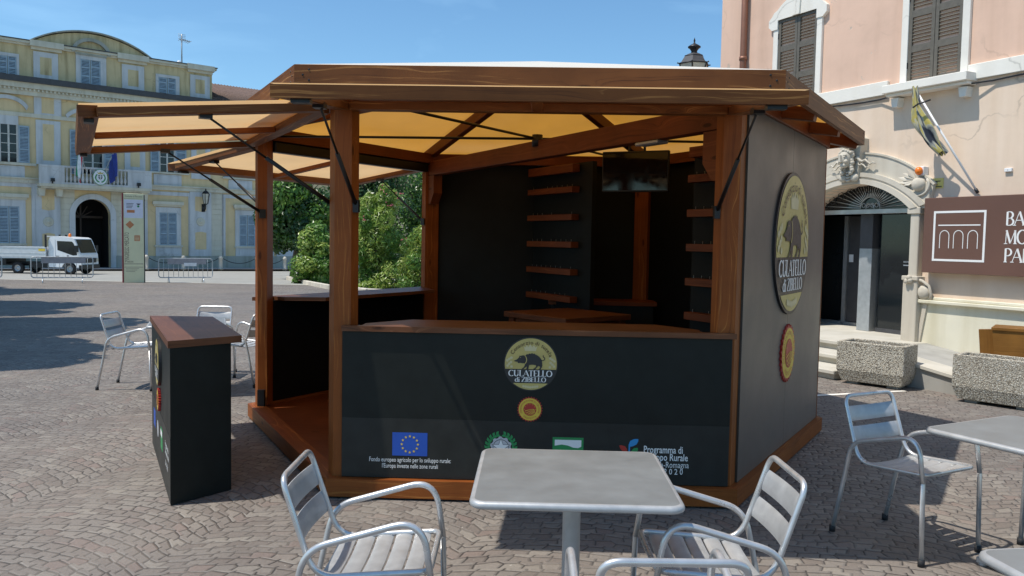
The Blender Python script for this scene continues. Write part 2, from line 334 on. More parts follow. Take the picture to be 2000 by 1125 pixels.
# ------------------------------------------------------------------ mesh builder
class MB:
    def __init__(s, *mats):
        s.v = []; s.f = []; s.uv = []; s.mi = []; s.sm = []; s.mats = list(mats); s.M = Matrix(); s.cur = 0
    def mat(s, m):
        if m not in s.mats: s.mats.append(m)
        s.cur = s.mats.index(m); return s
    def add(s, vs, fs, uvs=None, smooth=False, flip=False):
        o = len(s.v)
        for p in vs: s.v.append(tuple(s.M @ V(p)))
        for k, f in enumerate(fs):
            ids = [o+i for i in f]; u = uvs[k] if uvs else [(0, 0)]*len(f)
            if flip: ids = ids[::-1]; u = u[::-1]
            s.f.append(ids); s.uv.append(u); s.mi.append(s.cur); s.sm.append(smooth)
    def box(s, x0, x1, y0, y1, z0, z1, ax=None):
        vs = [(x, y, z) for z in (z0, z1) for y in (y0, y1) for x in (x0, x1)]
        fs = [(0, 2, 3, 1), (4, 5, 7, 6), (0, 1, 5, 4), (1, 3, 7, 5), (3, 2, 6, 7), (2, 0, 4, 6)]
        L = [abs(x1-x0), abs(y1-y0), abs(z1-z0)]
        a = ax if ax is not None else L.index(max(L)); ou, ov = random.random()*20, random.random()*20
        uvs = []
        for q, f in enumerate(fs):
            ps = [vs[i] for i in f]; n = {0: 2, 1: 2, 2: 1, 3: 0, 4: 1, 5: 0}[q]
            others = [k for k in range(3) if k != n]
            if a in others: ua = a; va = [k for k in others if k != a][0]
            else: ua, va = others
            uvs.append([(ou+p[ua]*(1 if n != a else .2), ov+p[va]+n*.31) for p in ps])
        s.add(vs, fs, uvs)
    def beam(s, p0, p1, w, h, up=(0, 0, 1), ext=0):
        p0, p1 = V(p0), V(p1); d = p1-p0; L = d.length; x = d.normalized(); up = V(up)
        y = up.cross(x).normalized(); z = x.cross(y)
        old = s.M; s.M = old @ Matrix.Translation(p0) @ Matrix((x, y, z)).transposed().to_4x4()
        s.box(-ext, L+ext, -w/2, w/2, -h/2, h/2, 0); s.M = old
    def prism(s, poly, y0, y1, smooth=False):            # poly in (x,z), extruded along y
        n = len(poly); ar = sum(poly[i][0]*poly[(i+1) % n][1]-poly[(i+1) % n][0]*poly[i][1] for i in range(n))
        if ar < 0: poly = poly[::-1]
        vs = [(x, y0, z) for x, z in poly]+[(x, y1, z) for x, z in poly]
        ou = random.random()*9
        pu = [(x+ou, z+ou) for x, z in poly]
        s.add(vs, [list(range(n)), list(range(2*n-1, n-1, -1))], [pu, pu[::-1]])
        per = 0; 
        for i in range(n):
            j = (i+1) % n; l = math.dist(poly[i], poly[j])
            s.add([vs[i], vs[j], vs[n+j], vs[n+i]], [(0, 3, 2, 1)], [[(per+ou, 0), (per+ou, y1-y0), (per+l+ou, y1-y0), (per+l+ou, 0)]], smooth); per += l
    def vprism(s, poly, z0, z1, grain=0):                     # poly in (x,y), extruded along z
        n = len(poly); ar = sum(poly[i][0]*poly[(i+1) % n][1]-poly[(i+1) % n][0]*poly[i][1] for i in range(n))
        if ar < 0: poly = poly[::-1]
        vs = [(x, y, z0) for x, y in poly]+[(x, y, z1) for x, y in poly]
        ou = random.random()*9; pu = [(p[grain]+ou, p[1-grain]+ou) for p in poly]
        s.add(vs, [list(range(n-1, -1, -1)), list(range(n, 2*n))], [pu[::-1], pu])
        per = 0
        tall = (z1-z0) > 1
        for i in range(n):
            j = (i+1) % n; l = math.dist(poly[i], poly[j]); a = [(per, z0), (per+l, z0), (per+l, z1), (per, z1)]
            if tall: a = [(q, p) for p, q in a]
            s.add([vs[i], vs[j], vs[n+j], vs[n+i]], [(0, 1, 2, 3)], [[(p+ou, q+ou) for p, q in a]]); per += l
    def poly(s, pts, y):                                   # flat polygon in (x,z) facing -y
        n = len(pts); ar = sum(pts[i][0]*pts[(i+1) % n][1]-pts[(i+1) % n][0]*pts[i][1] for i in range(n))
        if ar < 0: pts = pts[::-1]
        s.add([(x, y, z) for x, z in pts], [list(range(n))])
    def tube(s, pts, r, seg=8, closed=False, r2=None):
        pts = [V(p) for p in pts]; n = len(pts); rings = []
        t0 = (pts[1]-pts[0]).normalized(); ref = V((0, 0, 1)) if abs(t0.z) < .9 else V((1, 0, 0)); nrm = (ref-t0*ref.dot(t0)).normalized()
        for i in range(n):
            a = pts[(i-1) % n] if (closed or i > 0) else pts[i]; b = pts[(i+1) % n] if (closed or i < n-1) else pts[i]
            t = (b-a).normalized(); nrm = (nrm-t*nrm.dot(t))
            if nrm.length < 1e-6: nrm = t.orthogonal()
            nrm.normalize(); bi = t.cross(nrm)
            rr = r if r2 is None else r+(r2-r)*i/(n-1)
            rings.append([tuple(pts[i]+rr*(math.cos(2*PI*k/seg)*nrm+math.sin(2*PI*k/seg)*bi)) for k in range(seg)])
        vs = [p for ring in rings for p in ring]; fs = []
        for i in range(n if closed else n-1):
            j = (i+1) % n
            for k in range(seg): k2 = (k+1) % seg; fs.append((i*seg+k, i*seg+k2, j*seg+k2, j*seg+k))
        if not closed: fs += [list(range(seg-1, -1, -1)), [(n-1)*seg+k for k in range(seg)]]
        s.add(vs, fs, None, True)
    def lathe(s, prof, c=(0, 0, 0), seg=20, a0=0, axis='z'):
        vs = []; fs = []; n = len(prof)
        for k in range(seg):
            a = 2*PI*k/seg+a0
            for r, z in prof:
                p = (r*math.cos(a), r*math.sin(a), z)
                if axis == 'y': p = (p[0], p[2], p[1])
                if axis == 'x': p = (p[2], p[0], p[1])
                vs.append((c[0]+p[0], c[1]+p[1], c[2]+p[2]))
        for k in range(seg):
            k2 = (k+1) % seg
            for i in range(n-1): fs.append((k*n+i, k2*n+i, k2*n+i+1, k*n+i+1))
        s.add(vs, fs, None, seg > 8, axis == 'y')
    def ball(s, c, r, seg=10, rings=7, sc=(1, 1, 1)):
        vs = []; fs = []
        for i in range(rings+1):
            th = PI*i/rings
            for k in range(seg):
                ph = 2*PI*k/seg; vs.append((c[0]+r*sc[0]*math.sin(th)*math.cos(ph), c[1]+r*sc[1]*math.sin(th)*math.sin(ph), c[2]+r*sc[2]*math.cos(th)))
        for i in range(rings):
            for k in range(seg): k2 = (k+1) % seg; fs.append((i*seg+k, (i+1)*seg+k, (i+1)*seg+k2, i*seg+k2))
        s.add(vs, fs, None, True)
    def grid(s, fn, nu, nv, th=0., smooth=True, uv=None):
        vs = [tuple(fn(i/nu, j/nv)) for i in range(nu+1) for j in range(nv+1)]
        fs = [(i*(nv+1)+j, (i+1)*(nv+1)+j, (i+1)*(nv+1)+j+1, i*(nv+1)+j+1) for i in range(nu) for j in range(nv)]
        us = None
        if uv: us = [[(a/nu*uv[0], c/nv*uv[1]) for a, c in ((i, j), (i+1, j), (i+1, j+1), (i, j+1))] for i in range(nu) for j in range(nv)]
        s.add(vs, fs, us, smooth)
    def build(s, name, parent=None, bevel=0, seg=1):
        me = bpy.data.meshes.new(name); me.from_pydata(s.v, [], s.f)
        ul = me.uv_layers.new(name='UVMap'); k = 0
        for u in s.uv:
            for q in u: ul.data[k].uv = q; k += 1
        for m in s.mats: me.materials.append(m)
        me.polygons.foreach_set('material_index', s.mi); me.polygons.foreach_set('use_smooth', s.sm)
        me.update()
        o = bpy.data.objects.new(name, me); COL.objects.link(o)
        if parent: o.parent = parent
        if bevel:
            b = o.modifiers.new('bevel', 'BEVEL'); b.width = bevel; b.segments = seg; b.limit_method = 'ANGLE'; b.angle_limit = R_(40); b.harden_normals = False
        return o

def tag(o, label, cat, group=None, kind=None):
    o['label'] = label; o['category'] = cat
    if group: o['group'] = group
    if kind: o['kind'] = kind
    return o
def thing(name, label, cat, loc=(0, 0, 0), rz=0, group=None):
    o = bpy.data.objects.new(name, None); COL.objects.link(o); o.location = loc; o.rotation_euler = (0, 0, rz); o.empty_display_size = .2
    return tag(o, label, cat, group)
def struct(o): o['kind'] = 'structure'; return o
def dup(root, loc, rz, label):
    r = root.copy(); COL.objects.link(r); r.location = loc; r.rotation_euler = (0, 0, rz); r['label'] = label
    for ch in list(root.children):
        c = ch.copy(); COL.objects.link(c); c.parent = r
        for g in list(ch.children): d = g.copy(); COL.objects.link(d); d.parent = c
    return r
def arc(cx, cz, r, a0, a1, n, rz=None):
    rz = rz or r
    return [(cx+r*math.cos(R_(a0+(a1-a0)*i/n)), cz+rz*math.sin(R_(a0+(a1-a0)*i/n))) for i in range(n+1)]
def roundpath(pts, rads, n=5):
    """polyline with rounded corners"""
    pts = [V(p) for p in pts]; out = [pts[0]]
    for i in range(1, len(pts)-1):
        p, a, b = pts[i], (pts[i-1]-pts[i]), (pts[i+1]-pts[i]); r = min(rads[i-1], a.length*.49, b.length*.49)
        q0 = p+a.normalized()*r; q1 = p+b.normalized()*r
        for k in range(n+1):
            t = k/n; out.append((1-t)**2*q0+2*t*(1-t)*p+t*t*q1)
    out.append(pts[-1]); return out
def roundloop(pts, rads, n=5):
    pts = [V(p) for p in pts]; N = len(pts); out = []
    for i in range(N):
        p, a, b = pts[i], pts[i-1]-pts[i], pts[(i+1) % N]-pts[i]; r = min(rads[i], a.length*.49, b.length*.49)
        q0 = p+a.normalized()*r; q1 = p+b.normalized()*r
        for k in range(n+1):
            t = k/n; out.append((1-t)**2*q0+2*t*(1-t)*p+t*t*q1)
    return out

# ------------------------------------------------------------------ lettering
_tx = {}
def textgeo(body, size, offset=0.):
    k = (body, offset)
    if k not in _tx:
        cu = bpy.data.curves.new('lettering_source', 'FONT'); cu.body = body; cu.size = 1; cu.resolution_u = 2; cu.offset = offset
        o = bpy.data.objects.new('lettering_source', cu); COL.objects.link(o)
        dg = bpy.context.evaluated_depsgraph_get(); me = o.evaluated_get(dg).to_mesh()
        vs = [(v.co.x, v.co.y) for v in me.vertices]; fs = [list(p.vertices) for p in me.polygons]
        o.evaluated_get(dg).to_mesh_clear(); bpy.data.objects.remove(o); bpy.data.curves.remove(cu)
        _tx[k] = (vs, fs)
    vs, fs = _tx[k]
    return [(x*size, y*size) for x, y in vs], fs
def put_text(mb, body, x, z, size, y, align='l', width=None, offset=0., rot=0):
    vs, fs = textgeo(body, size, offset)
    if not vs: return 0
    x0 = min(p[0] for p in vs); x1 = max(p[0] for p in vs); k = 1. if not width else width/(x1-x0); w = (x1-x0)*k
    ox = {'l': 0, 'c': -w/2, 'r': -w}[align]; c, s_ = math.cos(rot), math.sin(rot); out = []
    for px, pz in vs:
        a = (px-x0)*k+ox; out.append((x+c*a-s_*pz, y, z+s_*a+c*pz))
    # keep faces towards -y
    f2 = []
    for f in fs:
        a = sum(out[f[i]][0]*out[f[(i+1) % len(f)]][2]-out[f[(i+1) % len(f)]][0]*out[f[i]][2] for i in range(len(f)))
        f2.append(f if a > 0 else f[::-1])
    mb.add(out, f2); return w
# serif capitals drawn with a broad pen: list of strokes in a cell one unit tall
def _a(cx, cz, rx, rz, a0, a1, n=14): return arc(cx, cz, rx, a0, a1, n, rz)
GL = {
 'A': (.74, [[(.02, 0), (.37, 1)], [(.37, 1), (.72, 0), 'T'], [(.15, .36), (.58, .36)]], [(.02, 0), (.72, 0)]),
 'B': (.66, [[(.14, 0), (.14, 1), 'T'], _a(.30, .76, .24, .24, 90, -90), _a(.30, .26, .30, .26, 90, -90), [(.14, 1), (.30, 1)], [(.14, .52), (.30, .52)], [(.14, 0), (.30, 0)]], []),
 'C': (.72, [_a(.42, .5, .36, .5, 45, 315)], []),
 'E': (.60, [[(.14, 0), (.14, 1), 'T'], [(.14, 1), (.55, 1)], [(.14, .52), (.46, .52)], [(.14, 0), (.57, 0)], [(.55, 1), (.55, .84)], [(.57, 0), (.57, .18)]], []),
 'I': (.32, [[(.16, 0), (.16, 1), 'T']], [(.16, 0), (.16, 1)]),
 'L': (.60, [[(.14, 0), (.14, 1), 'T'], [(.14, 0), (.56, 0)], [(.56, 0), (.56, .2)]], [(.14, 1)]),
 'M': (.90, [[(.10, 0), (.13, 1)], [(.13, 1), (.45, .02), 'T'], [(.45, .02), (.77, 1)], [(.77, 1), (.80, 0), 'T']], [(.10, 0), (.80, 0)]),
 'N': (.80, [[(.12, 0), (.12, 1)], [(.12, 1), (.68, 0), 'T'], [(.68, 0), (.68, 1)]], [(.12, 0), (.68, 1)]),
 'O': (.82, [_a(.41, .5, .35, .5, 0, 360, 26)], []),
 'P': (.62, [[(.14, 0), (.14, 1), 'T'], _a(.28, .73, .28, .27, 90, -90), [(.14, 1), (.28, 1)], [(.14, .46), (.28, .46)]], [(.14, 0)]),
 'R': (.70, [[(.14, 0), (.14, 1), 'T'], _a(.28, .74, .27, .26, 90, -90), [(.14, 1), (.28, 1)], [(.14, .48), (.30, .48)], [(.30, .48), (.66, 0), 'T']], [(.14, 0)]),
 'T': (.66, [[(.33, 0), (.33, 1), 'T'], [(.04, 1), (.62, 1)], [(.04, 1), (.04, .84)], [(.62, 1), (.62, .84)]], [(.33, 0)]),
 'U': (.76, [[(.14, 1), (.14, .34), 'T'], _a(.38, .34, .24, .34, 180, 360), [(.62, .34), (.62, 1)]], [(.14, 1), (.62, 1)]),
 'Z': (.64, [[(.06, 1), (.58, 1)], [(.58, 1), (.06, 0), 'T'], [(.06, 0), (.60, 0)], [(.06, 1), (.06, .84)], [(.60, 0), (.60, .17)]], []),
 'd': (.56, [_a(.25, .32, .20, .32, 0, 360, 20), [(.46, 0), (.46, 1.0), 'T']], [(.46, 0)]),
 'i': (.28, [[(.14, 0), (.14, .62), 'T'], [(.14, .80), (.14, .94), 'T']], [(.14, 0)]),
 ' ': (.30, [], []),
}
def serif(mb, body, x, z, h, y, align='c', width=None, thick=.17, thin=.055):
    tot = sum(GL[c][0] for c in body)*h; k = (width/tot) if width else 1.
    cx = x-{'c': tot*k/2, 'l': 0, 'r': tot*k}[align]
    for ch in body:
        w, st, se = GL[ch]
        for s_ in st:
            heavy = len(s_) > 2 and s_[-1] == 'T'; p = [q for q in s_ if q != 'T']; straight = len(p) == 2
            L, Rr = [], []
            for i in range(len(p)):
                a, b = p[max(i-1, 0)], p[min(i+1, len(p)-1)]; dx, dz = b[0]-a[0], b[1]-a[1]; l = math.hypot(dx, dz) or 1
                hw = (thick if heavy else (thin if straight else thin+(thick-thin)*abs(dz)/l))/2
                nx, nz_ = -dz/l*hw, dx/l*hw
                L.append((p[i][0]+nx, p[i][1]+nz_)); Rr.append((p[i][0]-nx, p[i][1]-nz_))
            for i in range(len(p)-1): mb.poly([(cx+q[0]*h*k, z+q[1]*h) for q in (L[i], L[i+1], Rr[i+1], Rr[i])], y)
        for q in se:
            zz = q[1]; mb.poly([(cx+(q[0]+a)*h*k, z+(zz+b)*h) for a, b in ((-.13, -thin/2), (.13, -thin/2), (.13, thin/2), (-.13, thin/2))], y-.0002)
        cx += w*h*k
def arc_text(mb, body, cx, cz, r, a0, a1, size, y, offset=0.):
    ws = []
    for c in body: ws.append(.30 if c == ' ' else max(.28, max(p[0] for p in textgeo(c, 1, offset)[0])-min(p[0] for p in textgeo(c, 1, offset)[0]))+.1)
    tot = sum(ws); acc = 0
    for c, w in zip(body, ws):
        a = R_(a0+(a1-a0)*(acc+w/2)/tot); acc += w
        if c != ' ': put_text(mb, c, cx+r*math.cos(a), cz+r*math.sin(a), size, y, 'c', None, offset, a-PI/2)

BOAR = [(355, 400), (372, 393), (388, 385), (402, 372), (410, 358), (412, 346), (424, 350), (437, 343), (455, 344), (470, 346), (486, 330), (500, 333), (512, 322), (526, 326), (541, 317), (548, 327), (566, 322), (570, 331),
        (590, 338), (608, 350), (624, 366), (634, 380), (640, 398), (644, 420), (646, 445), (641, 462), (627, 486), (608, 486), (612, 478), (622, 470), (622, 456), (604, 447), (593, 462), (572, 486), (552, 486), (556, 479), (570, 470), (584, 452), (578, 440),
        (545, 437), (515, 440), (508, 456), (503, 486), (482, 486), (486, 470), (488, 455), (470, 468), (452, 486), (434, 486), (440, 478), (456, 466), (466, 448), (470, 430), (462, 424), (440, 424), (420, 420), (404, 424), (392, 420), (398, 412), (385, 410), (365, 406)]
TAIL = [(634, 384), (650, 390), (664, 380), (666, 368), (655, 362), (648, 352), (650, 338), (660, 335), (655, 346), (662, 356), (673, 366), (671, 384), (655, 396), (638, 396)]
def emblem(mb, cx, cz, Rr, y, thick=0.004):
    """round consortium badge, facing -y"""
    k = Rr/276.; f = lambda p: (cx+(p[0]-528)*k, cz-(p[1]-432)*k)
    c = arc(cx, cz, Rr, 0, 360, 56)[:-1]
    mb.mat(M_INK).prism(c, y-thick, y)
    e = .0012+.004*Rr
    y1 = y-thick-e
    rg = Rr*.955
    zb1, zb0 = f((0, 484))[1], f((0, 628))[1]
    up = [p for p in arc(cx, cz, rg, 0, 360, 120) if p[1] >= zb1]; dn = [p for p in arc(cx, cz, rg, 0, 360, 120) if p[1] <= zb0]
    a = math.degrees(math.asin((zb1-cz)/rg)); mb.mat(M_GOLD).poly(arc(cx, cz, rg, a, 180-a, 50), y1)
    b = math.degrees(math.asin((zb0-cz)/rg)); mb.poly(arc(cx, cz, rg, 180-b, 360+b, 36), y1)
    mb.mat(M_GOLDL)
    for s_ in (-1, 1):                                   # faint scrollwork
        for q in range(7):
            aa = R_(90+s_*(78+q*4.5)); rr = Rr*(.80+.07*((q*37) % 3-1)); mb.poly(arc(cx+rr*math.cos(aa), cz+Rr*.08+rr*math.sin(aa)*.95, Rr*.052, 0, 360, 8)[:-1], y1-e*(1+.05*q))
    for q in range(7): mb.poly(arc(cx+(q-3)*Rr*.085, cz-Rr*(.86-.012*abs(q-3)), Rr*.05, 0, 360, 8)[:-1], y1-e*(1+.05*q))
    cw = [f(p) for p in ((455, 250), (470, 262), (483, 236), (500, 258), (520, 228), (540, 258), (557, 236), (572, 262), (590, 248), (578, 298), (466, 298))]
    mb.poly(cw, y1-e)
    y2 = y1-2*e
    mb.mat(M_INK).poly([f(p) for p in BOAR], y2); mb.poly([f(p) for p in TAIL], y2)
    mb.mat(M_GOLD); L = [f(p) for p in ((464, 346), (476, 362), (482, 385), (478, 408), (466, 428))]; L2 = [f(p) for p in ((472, 344), (484, 362), (490, 385), (486, 410), (474, 430))]
    for i in range(4): mb.poly([L[i], L[i+1], L2[i+1], L2[i]], y2-e)
    mb.poly(arc(*f((422, 364)), 4*k, 0, 360, 8)[:-1], y2-e)
    mb.mat(M_INKB); arc_text(mb, 'Consorzio di tutela', cx, cz, Rr*.735, 153, 21, Rr*.20, y2, .004)
    mb.mat(M_LETW); serif(mb, 'CULATELLO', cx-Rr*.01, f((0, 556))[1], 60*k, y2, width=444*k); serif(mb, 'di ZIBELLO', cx, f((0, 613))[1], 46*k, y2, width=316*k)
def seal(mb, cx, cz, Rr, y, thick=.004):
    """small round quality seal with a saw-tooth rim"""
    pts = []
    for i in range(56): a = 2*PI*i/56; r = Rr*(1. if i % 2 else .88); pts.append((cx+r*math.cos(a), cz+r*math.sin(a)))
    e = .0012+.004*Rr
    mb.mat(M_RED).prism(pts, y-thick, y); y1 = y-thick-e
    mb.mat(M_YELP).poly(arc(cx, cz, Rr*.86, 0, 360, 40)[:-1], y1)
    mb.mat(M_RED); arc_text(mb, 'DENOMINAZIONE DI ORIGINE', cx, cz, Rr*.64, 205, -25, Rr*.19, y1-e); 
    put = 'PROTETTA'
    for i, c in enumerate(put):
        a = R_(232+76*i/7); put_text(mb, c, cx+Rr*.77*math.cos(a), cz+Rr*.77*math.sin(a), Rr*.19, y1-e, 'c', None, 0, a+PI/2)
    mb.poly(arc(cx, cz, Rr*.50, 0, 360, 36)[:-1], y1-e*1.5)
    mb.mat(M_YELP)
    for i in range(12): a = 2*PI*i/12; mb.poly(arc(cx+Rr*.43*math.cos(a), cz+Rr*.43*math.sin(a), Rr*.03, 0, 360, 6)[:-1], y1-e*2.5)
    for q in range(5):                                   # ploughed field
        a0 = R_(198+q*27); P = []
        for i in range(9):
            t_ = i/8; P.append((cx+Rr*((1-t_)*.30+t_*.40*math.cos(a0)+.10*math.sin(PI*t_)), cz+Rr*((1-t_)*.03+t_*.40*math.sin(a0)+.05*math.sin(PI*t_))))
        for i in range(8):
            (x0, z0), (x1, z1) = P[i], P[i+1]; l = math.hypot(x1-x0, z1-z0) or 1; nx, nz_ = -(z1-z0)/l*Rr*(.008+.020*i/8), (x1-x0)/l*Rr*(.008+.020*i/8)
            mb.poly([(x0-nx, z0-nz_), (x1-nx, z1-nz_), (x1+nx, z1+nz_), (x0+nx, z0+nz_)], y1-e*2.5)
def star(cx, cz, r, k=.40, rot=90, n=5): return [(cx+(r if i % 2 == 0 else r*k)*math.cos(R_(rot+180./n*i)), cz+(r if i % 2 == 0 else r*k)*math.sin(R_(rot+180./n*i))) for i in range(2*n)]

# ================================================================== GROUND
mb = MB(M_SETT)
xs = [-400, -60, 0, 60, 400]; ys = [-40, 11, 62, 600]
for i in range(4):
    for j in range(3):
        mb.add([(xs[i], ys[j], gz(ys[j])), (xs[i+1], ys[j], gz(ys[j])), (xs[i+1], ys[j+1], gz(ys[j+1])), (xs[i], ys[j+1], gz(ys[j+1]))], [(0, 1, 2, 3)])
g = mb.build('cobbled_square'); struct(g); g['label'] = 'square paved with small grey brown stone setts laid in arcs'
mb = MB(M_ROAD)
P = [V((-60, 35.2, 0)), V((40, 33.8, 0)), V((40, 61, 0)), V((-60, 61, 0))]
mb.add([(p.x, p.y, gz(p.y)+.004) for p in P], [(0, 1, 2, 3)])
g = mb.build('pale_road'); struct(g)
mb = MB(M_STEP); P2 = [V((-60, 34.85, 0)), V((40, 33.45, 0)), V((40, 33.78, 0)), V((-60, 35.18, 0))]
mb.add([(p.x, p.y, gz(p.y)+.008) for p in P2], [(0, 1, 2, 3)])
k_ = mb.build('kerb_strip'); struct(k_); k_['label'] = 'flush pale stone strip along the near edge of the road'; g['label'] = 'pale road between the cobbled square and the yellow building'

# ================================================================== KIOSK
KX, KY, KYAW = .194, 7.063, -.0294
kiosk = thing('wooden_kiosk', 'hexagonal brown wooden kiosk with black panels and three raised canvas flaps', 'kiosk', (KX, KY, 0), KYAW)
RW = 2.44; AP = RW*math.cos(PI/6); HS = RW/2
def hx(R, a): return (R*math.cos(R_(a)), R*math.sin(R_(a)))
def FM(a, n): return Matrix.Translation((n*math.cos(R_(a)), n*math.sin(R_(a)), 0)) @ Matrix.Rotation(R_(a+90), 4, 'Z')
FACES = {'front': 270, 'side': 330, 'backright': 30, 'back': 90, 'backleft': 150, 'left': 210}
def trap(mb, R0, R1, a, z0, z1):          # mitred beam of a hexagonal ring along the face at angle a
    p = [hx(R1, a-30), hx(R1, a+30), hx(R0, a+30), hx(R0, a-30)]
    old = mb.M; mb.M = old @ Matrix.Rotation(R_(a+90), 4, 'Z')
    c, s_ = math.cos(R_(-a-90)), math.sin(R_(-a-90))
    mb.vprism([(c*x-s_*y, s_*x+c*y) for x, y in p], z0, z1, 0); mb.M = old
for k, a in FACES.items():
    mb = MB(M_WOOD); trap(mb, 2.36, 2.507, a, .015, .125); mb.build('base_beam', kiosk, .004)
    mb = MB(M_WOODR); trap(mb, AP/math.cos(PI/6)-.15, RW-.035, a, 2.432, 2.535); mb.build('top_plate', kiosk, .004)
    mb = MB(M_WOODD); trap(mb, 2.7286, 2.7686, a, 2.462, 2.578); 
    if a in (270, 330, 210):
        mb.M = FM(a, 2.7686*math.cos(PI/6)); mb.mat(M_BLK)
        for sx in (-1, 1):
            for q, zz in ((1.30, 2.55), (1.335, 2.52), (1.30, 2.49)): mb.lathe([(0, -.003), (.007, -.003), (.007, 0)], (sx*q, 0, zz), 8, 0, 'y')
    mb.build('fascia_board', kiosk, .004)
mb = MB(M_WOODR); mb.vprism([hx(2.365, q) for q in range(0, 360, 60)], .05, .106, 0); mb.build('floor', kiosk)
# posts: five sided, one at each corner
for a in (240, 300, 0, 60, 120, 180):
    mb = MB(M_WOOD); mb.M = Matrix.Rotation(R_(a), 4, 'Z') @ Matrix.Translation((RW, 0, 0))
    mb.vprism([(0, 0), (-.052, .090), (-.130, .078), (-.130, -.078), (-.052, -.090)], .126, 2.43)
    post = mb.build('post', kiosk, .005)
    if a in (300, 120):
        mb = MB(M_WOODR); ang = 180 if a == 300 else 180
        mb.M = Matrix.Rotation(R_(a), 4, 'Z') @ Matrix.Translation((RW-.131, 0, 0)) @ Matrix.Rotation(PI, 4, 'Z')
        mb.prism([(0, 2.295), (.15, 2.295), (.15, 2.10), (.06, 1.99), (0, 1.99)], -.05, .05); mb.build('bracket', post, .004)
    if a == 180:
        mb = MB(M_BLK); mb.M = Matrix.Rotation(R_(a), 4, 'Z') @ Matrix.Translation((RW, 0, 0)); mb.box(-.12, -.06, .091, .125, .127, .27); mb.build('foot_plate', post)
# main beam across the room, corner to corner
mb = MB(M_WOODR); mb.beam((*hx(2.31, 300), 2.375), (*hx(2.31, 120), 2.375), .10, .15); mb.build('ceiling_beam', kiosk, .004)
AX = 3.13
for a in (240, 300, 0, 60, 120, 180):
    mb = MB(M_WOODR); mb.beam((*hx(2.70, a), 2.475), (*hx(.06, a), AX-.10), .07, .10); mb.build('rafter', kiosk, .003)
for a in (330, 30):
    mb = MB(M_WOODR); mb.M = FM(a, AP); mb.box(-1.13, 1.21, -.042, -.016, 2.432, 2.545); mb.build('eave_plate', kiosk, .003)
    for u in (-.42, .42):
        mb = MB(M_WOODR); mb.M = FM(a, AP); mb.beam((u, -.044, 2.50), (u, -.255, 2.465), .09, .085); mb.build('eave_block', kiosk, .003)
# canvas roof
mb = MB(M_ROOF)
N = 10
for a in (240, 300, 0, 60, 120, 180):
    p0, p1 = V((*hx(2.762, a), 2.580)), V((*hx(2.762, a+60), 2.580)); ap = V((0, 0, AX))
    def fn(u, v, p0=p0, p1=p1, ap=ap):
        q = p0.lerp(p1, u).lerp(ap, v); q = V((q.x, q.y, q.z-.035*math.sin(PI*u)*math.sin(PI*min(1, v*1.0))*(1-v))); return q
    mb.grid(fn, N, N)
mb.build('roof_canvas', kiosk)
hub = (0, 0, 2.475)
for a in (240, 180, 0, 60):
    mb = MB(M_BLK); mb.tube([hub, (*hx(2.30, a), 2.465)], .011, 6); mb.build('tie_rod', kiosk)
mb = MB(M_BLK); mb.lathe([(0, 2.40), (.045, 2.40), (.045, 2.50), (0, 2.50)], (0, -.07, 0), 12); mb.build('rod_connector', kiosk)
mb = MB(M_BLK); mb.M = FM(270, AP); mb.box(-.58, -.34, .17, .25, 2.405, 2.44); mb.build('light_bar', kiosk, .008)
mb = MB(M_GALV); mb.M = Matrix.Rotation(R_(300), 4, 'Z'); mb.box(1.45, 1.70, -.05, .05, 2.275, 2.298); mb.build('ceiling_lamp', kiosk, .006)

# raised flaps
def awning(a, L, zo, wid=HS+.005, dark=False):
    zh = 2.39; F = FM(a, AP); sl = math.atan2(zo-zh, L)
    def P(u, d, dz=0): return (u, -d, zh+(zo-zh)*d/L+dz)
    mb = MB(M_WOODD); mb.M = F; w = wid-.06
    for s_ in (-1, 1): mb.beam(P(s_*w, .06), P(s_*w, L-.09), .10, .048)
    q0, q1 = V(P(0, L-.10)), V(P(0, L)); ang = math.atan2(q1.z-q0.z, .10); oldM = mb.M
    mb.M = F @ Matrix.Translation(q1) @ Matrix.Rotation(-ang, 4, 'X')
    mb.vprism([(-wid, 0), (wid, 0), (wid-.045, .10), (-wid+.045, .10)], -.026, .036, 0); mb.M = oldM
    mb.beam(P(-w+.05, .05), P(w-.05, .05), .09, .05)
    aw = mb.build('awning', kiosk, .004)
    mb = MB(M_WOOD); mb.M = F; mb.beam(P(0, .098, -.004), P(0, L-.105, -.004), .06, .04); mb.build('mid_rail', aw, .003)
    mb = MB(M_AWN); mb.M = F
    mb.grid(lambda u, v: V(P(-wid-.004+2*(wid+.004)*u, -.02+(L+.016)*v, .042-.010*math.sin(PI*2*u)**2*math.sin(PI*v))), 16, 8)
    mb.build('canvas', aw)
    for s_ in (-1, 1):
        mb = MB(M_BLK); mb.M = F; t = V(P(s_*(w-.02), L*.53, -.025)); b = V((s_*(HS-.125), .03, 1.80)); m_ = t.lerp(b, .45)
        mb.tube([t, m_], .007, 6); mb.tube([m_, b], .013, 8); mb.box(t.x-.03, t.x+.03, t.y-.035, t.y+.035, t.z-.02, t.z+.012); mb.box(b.x-.018, b.x+.018, b.y-.02, b.y+.03, b.z-.045, b.z+.03)
        mb.build('gas_strut', aw)
    for s_ in (-1, 1): x, y, z = P(s_*(wid-.13), L-.05, -.027); mb = MB(M_BLK); mb.M = F; mb.box(x-.045, x+.045, y-.02, y+.03, z-.02, z); mb.build('latch', aw)
    return aw
awning(270, 1.19, 2.262)
awning(210, 1.375, 2.235)
awning(150, 1.20, 2.225)
mb = MB(M_BLK); mb.M = FM(150, AP); mb.box(-1.09, 1.09, .02, .11, 2.335, 2.43); mb.build('curtain_box', kiosk, .01)

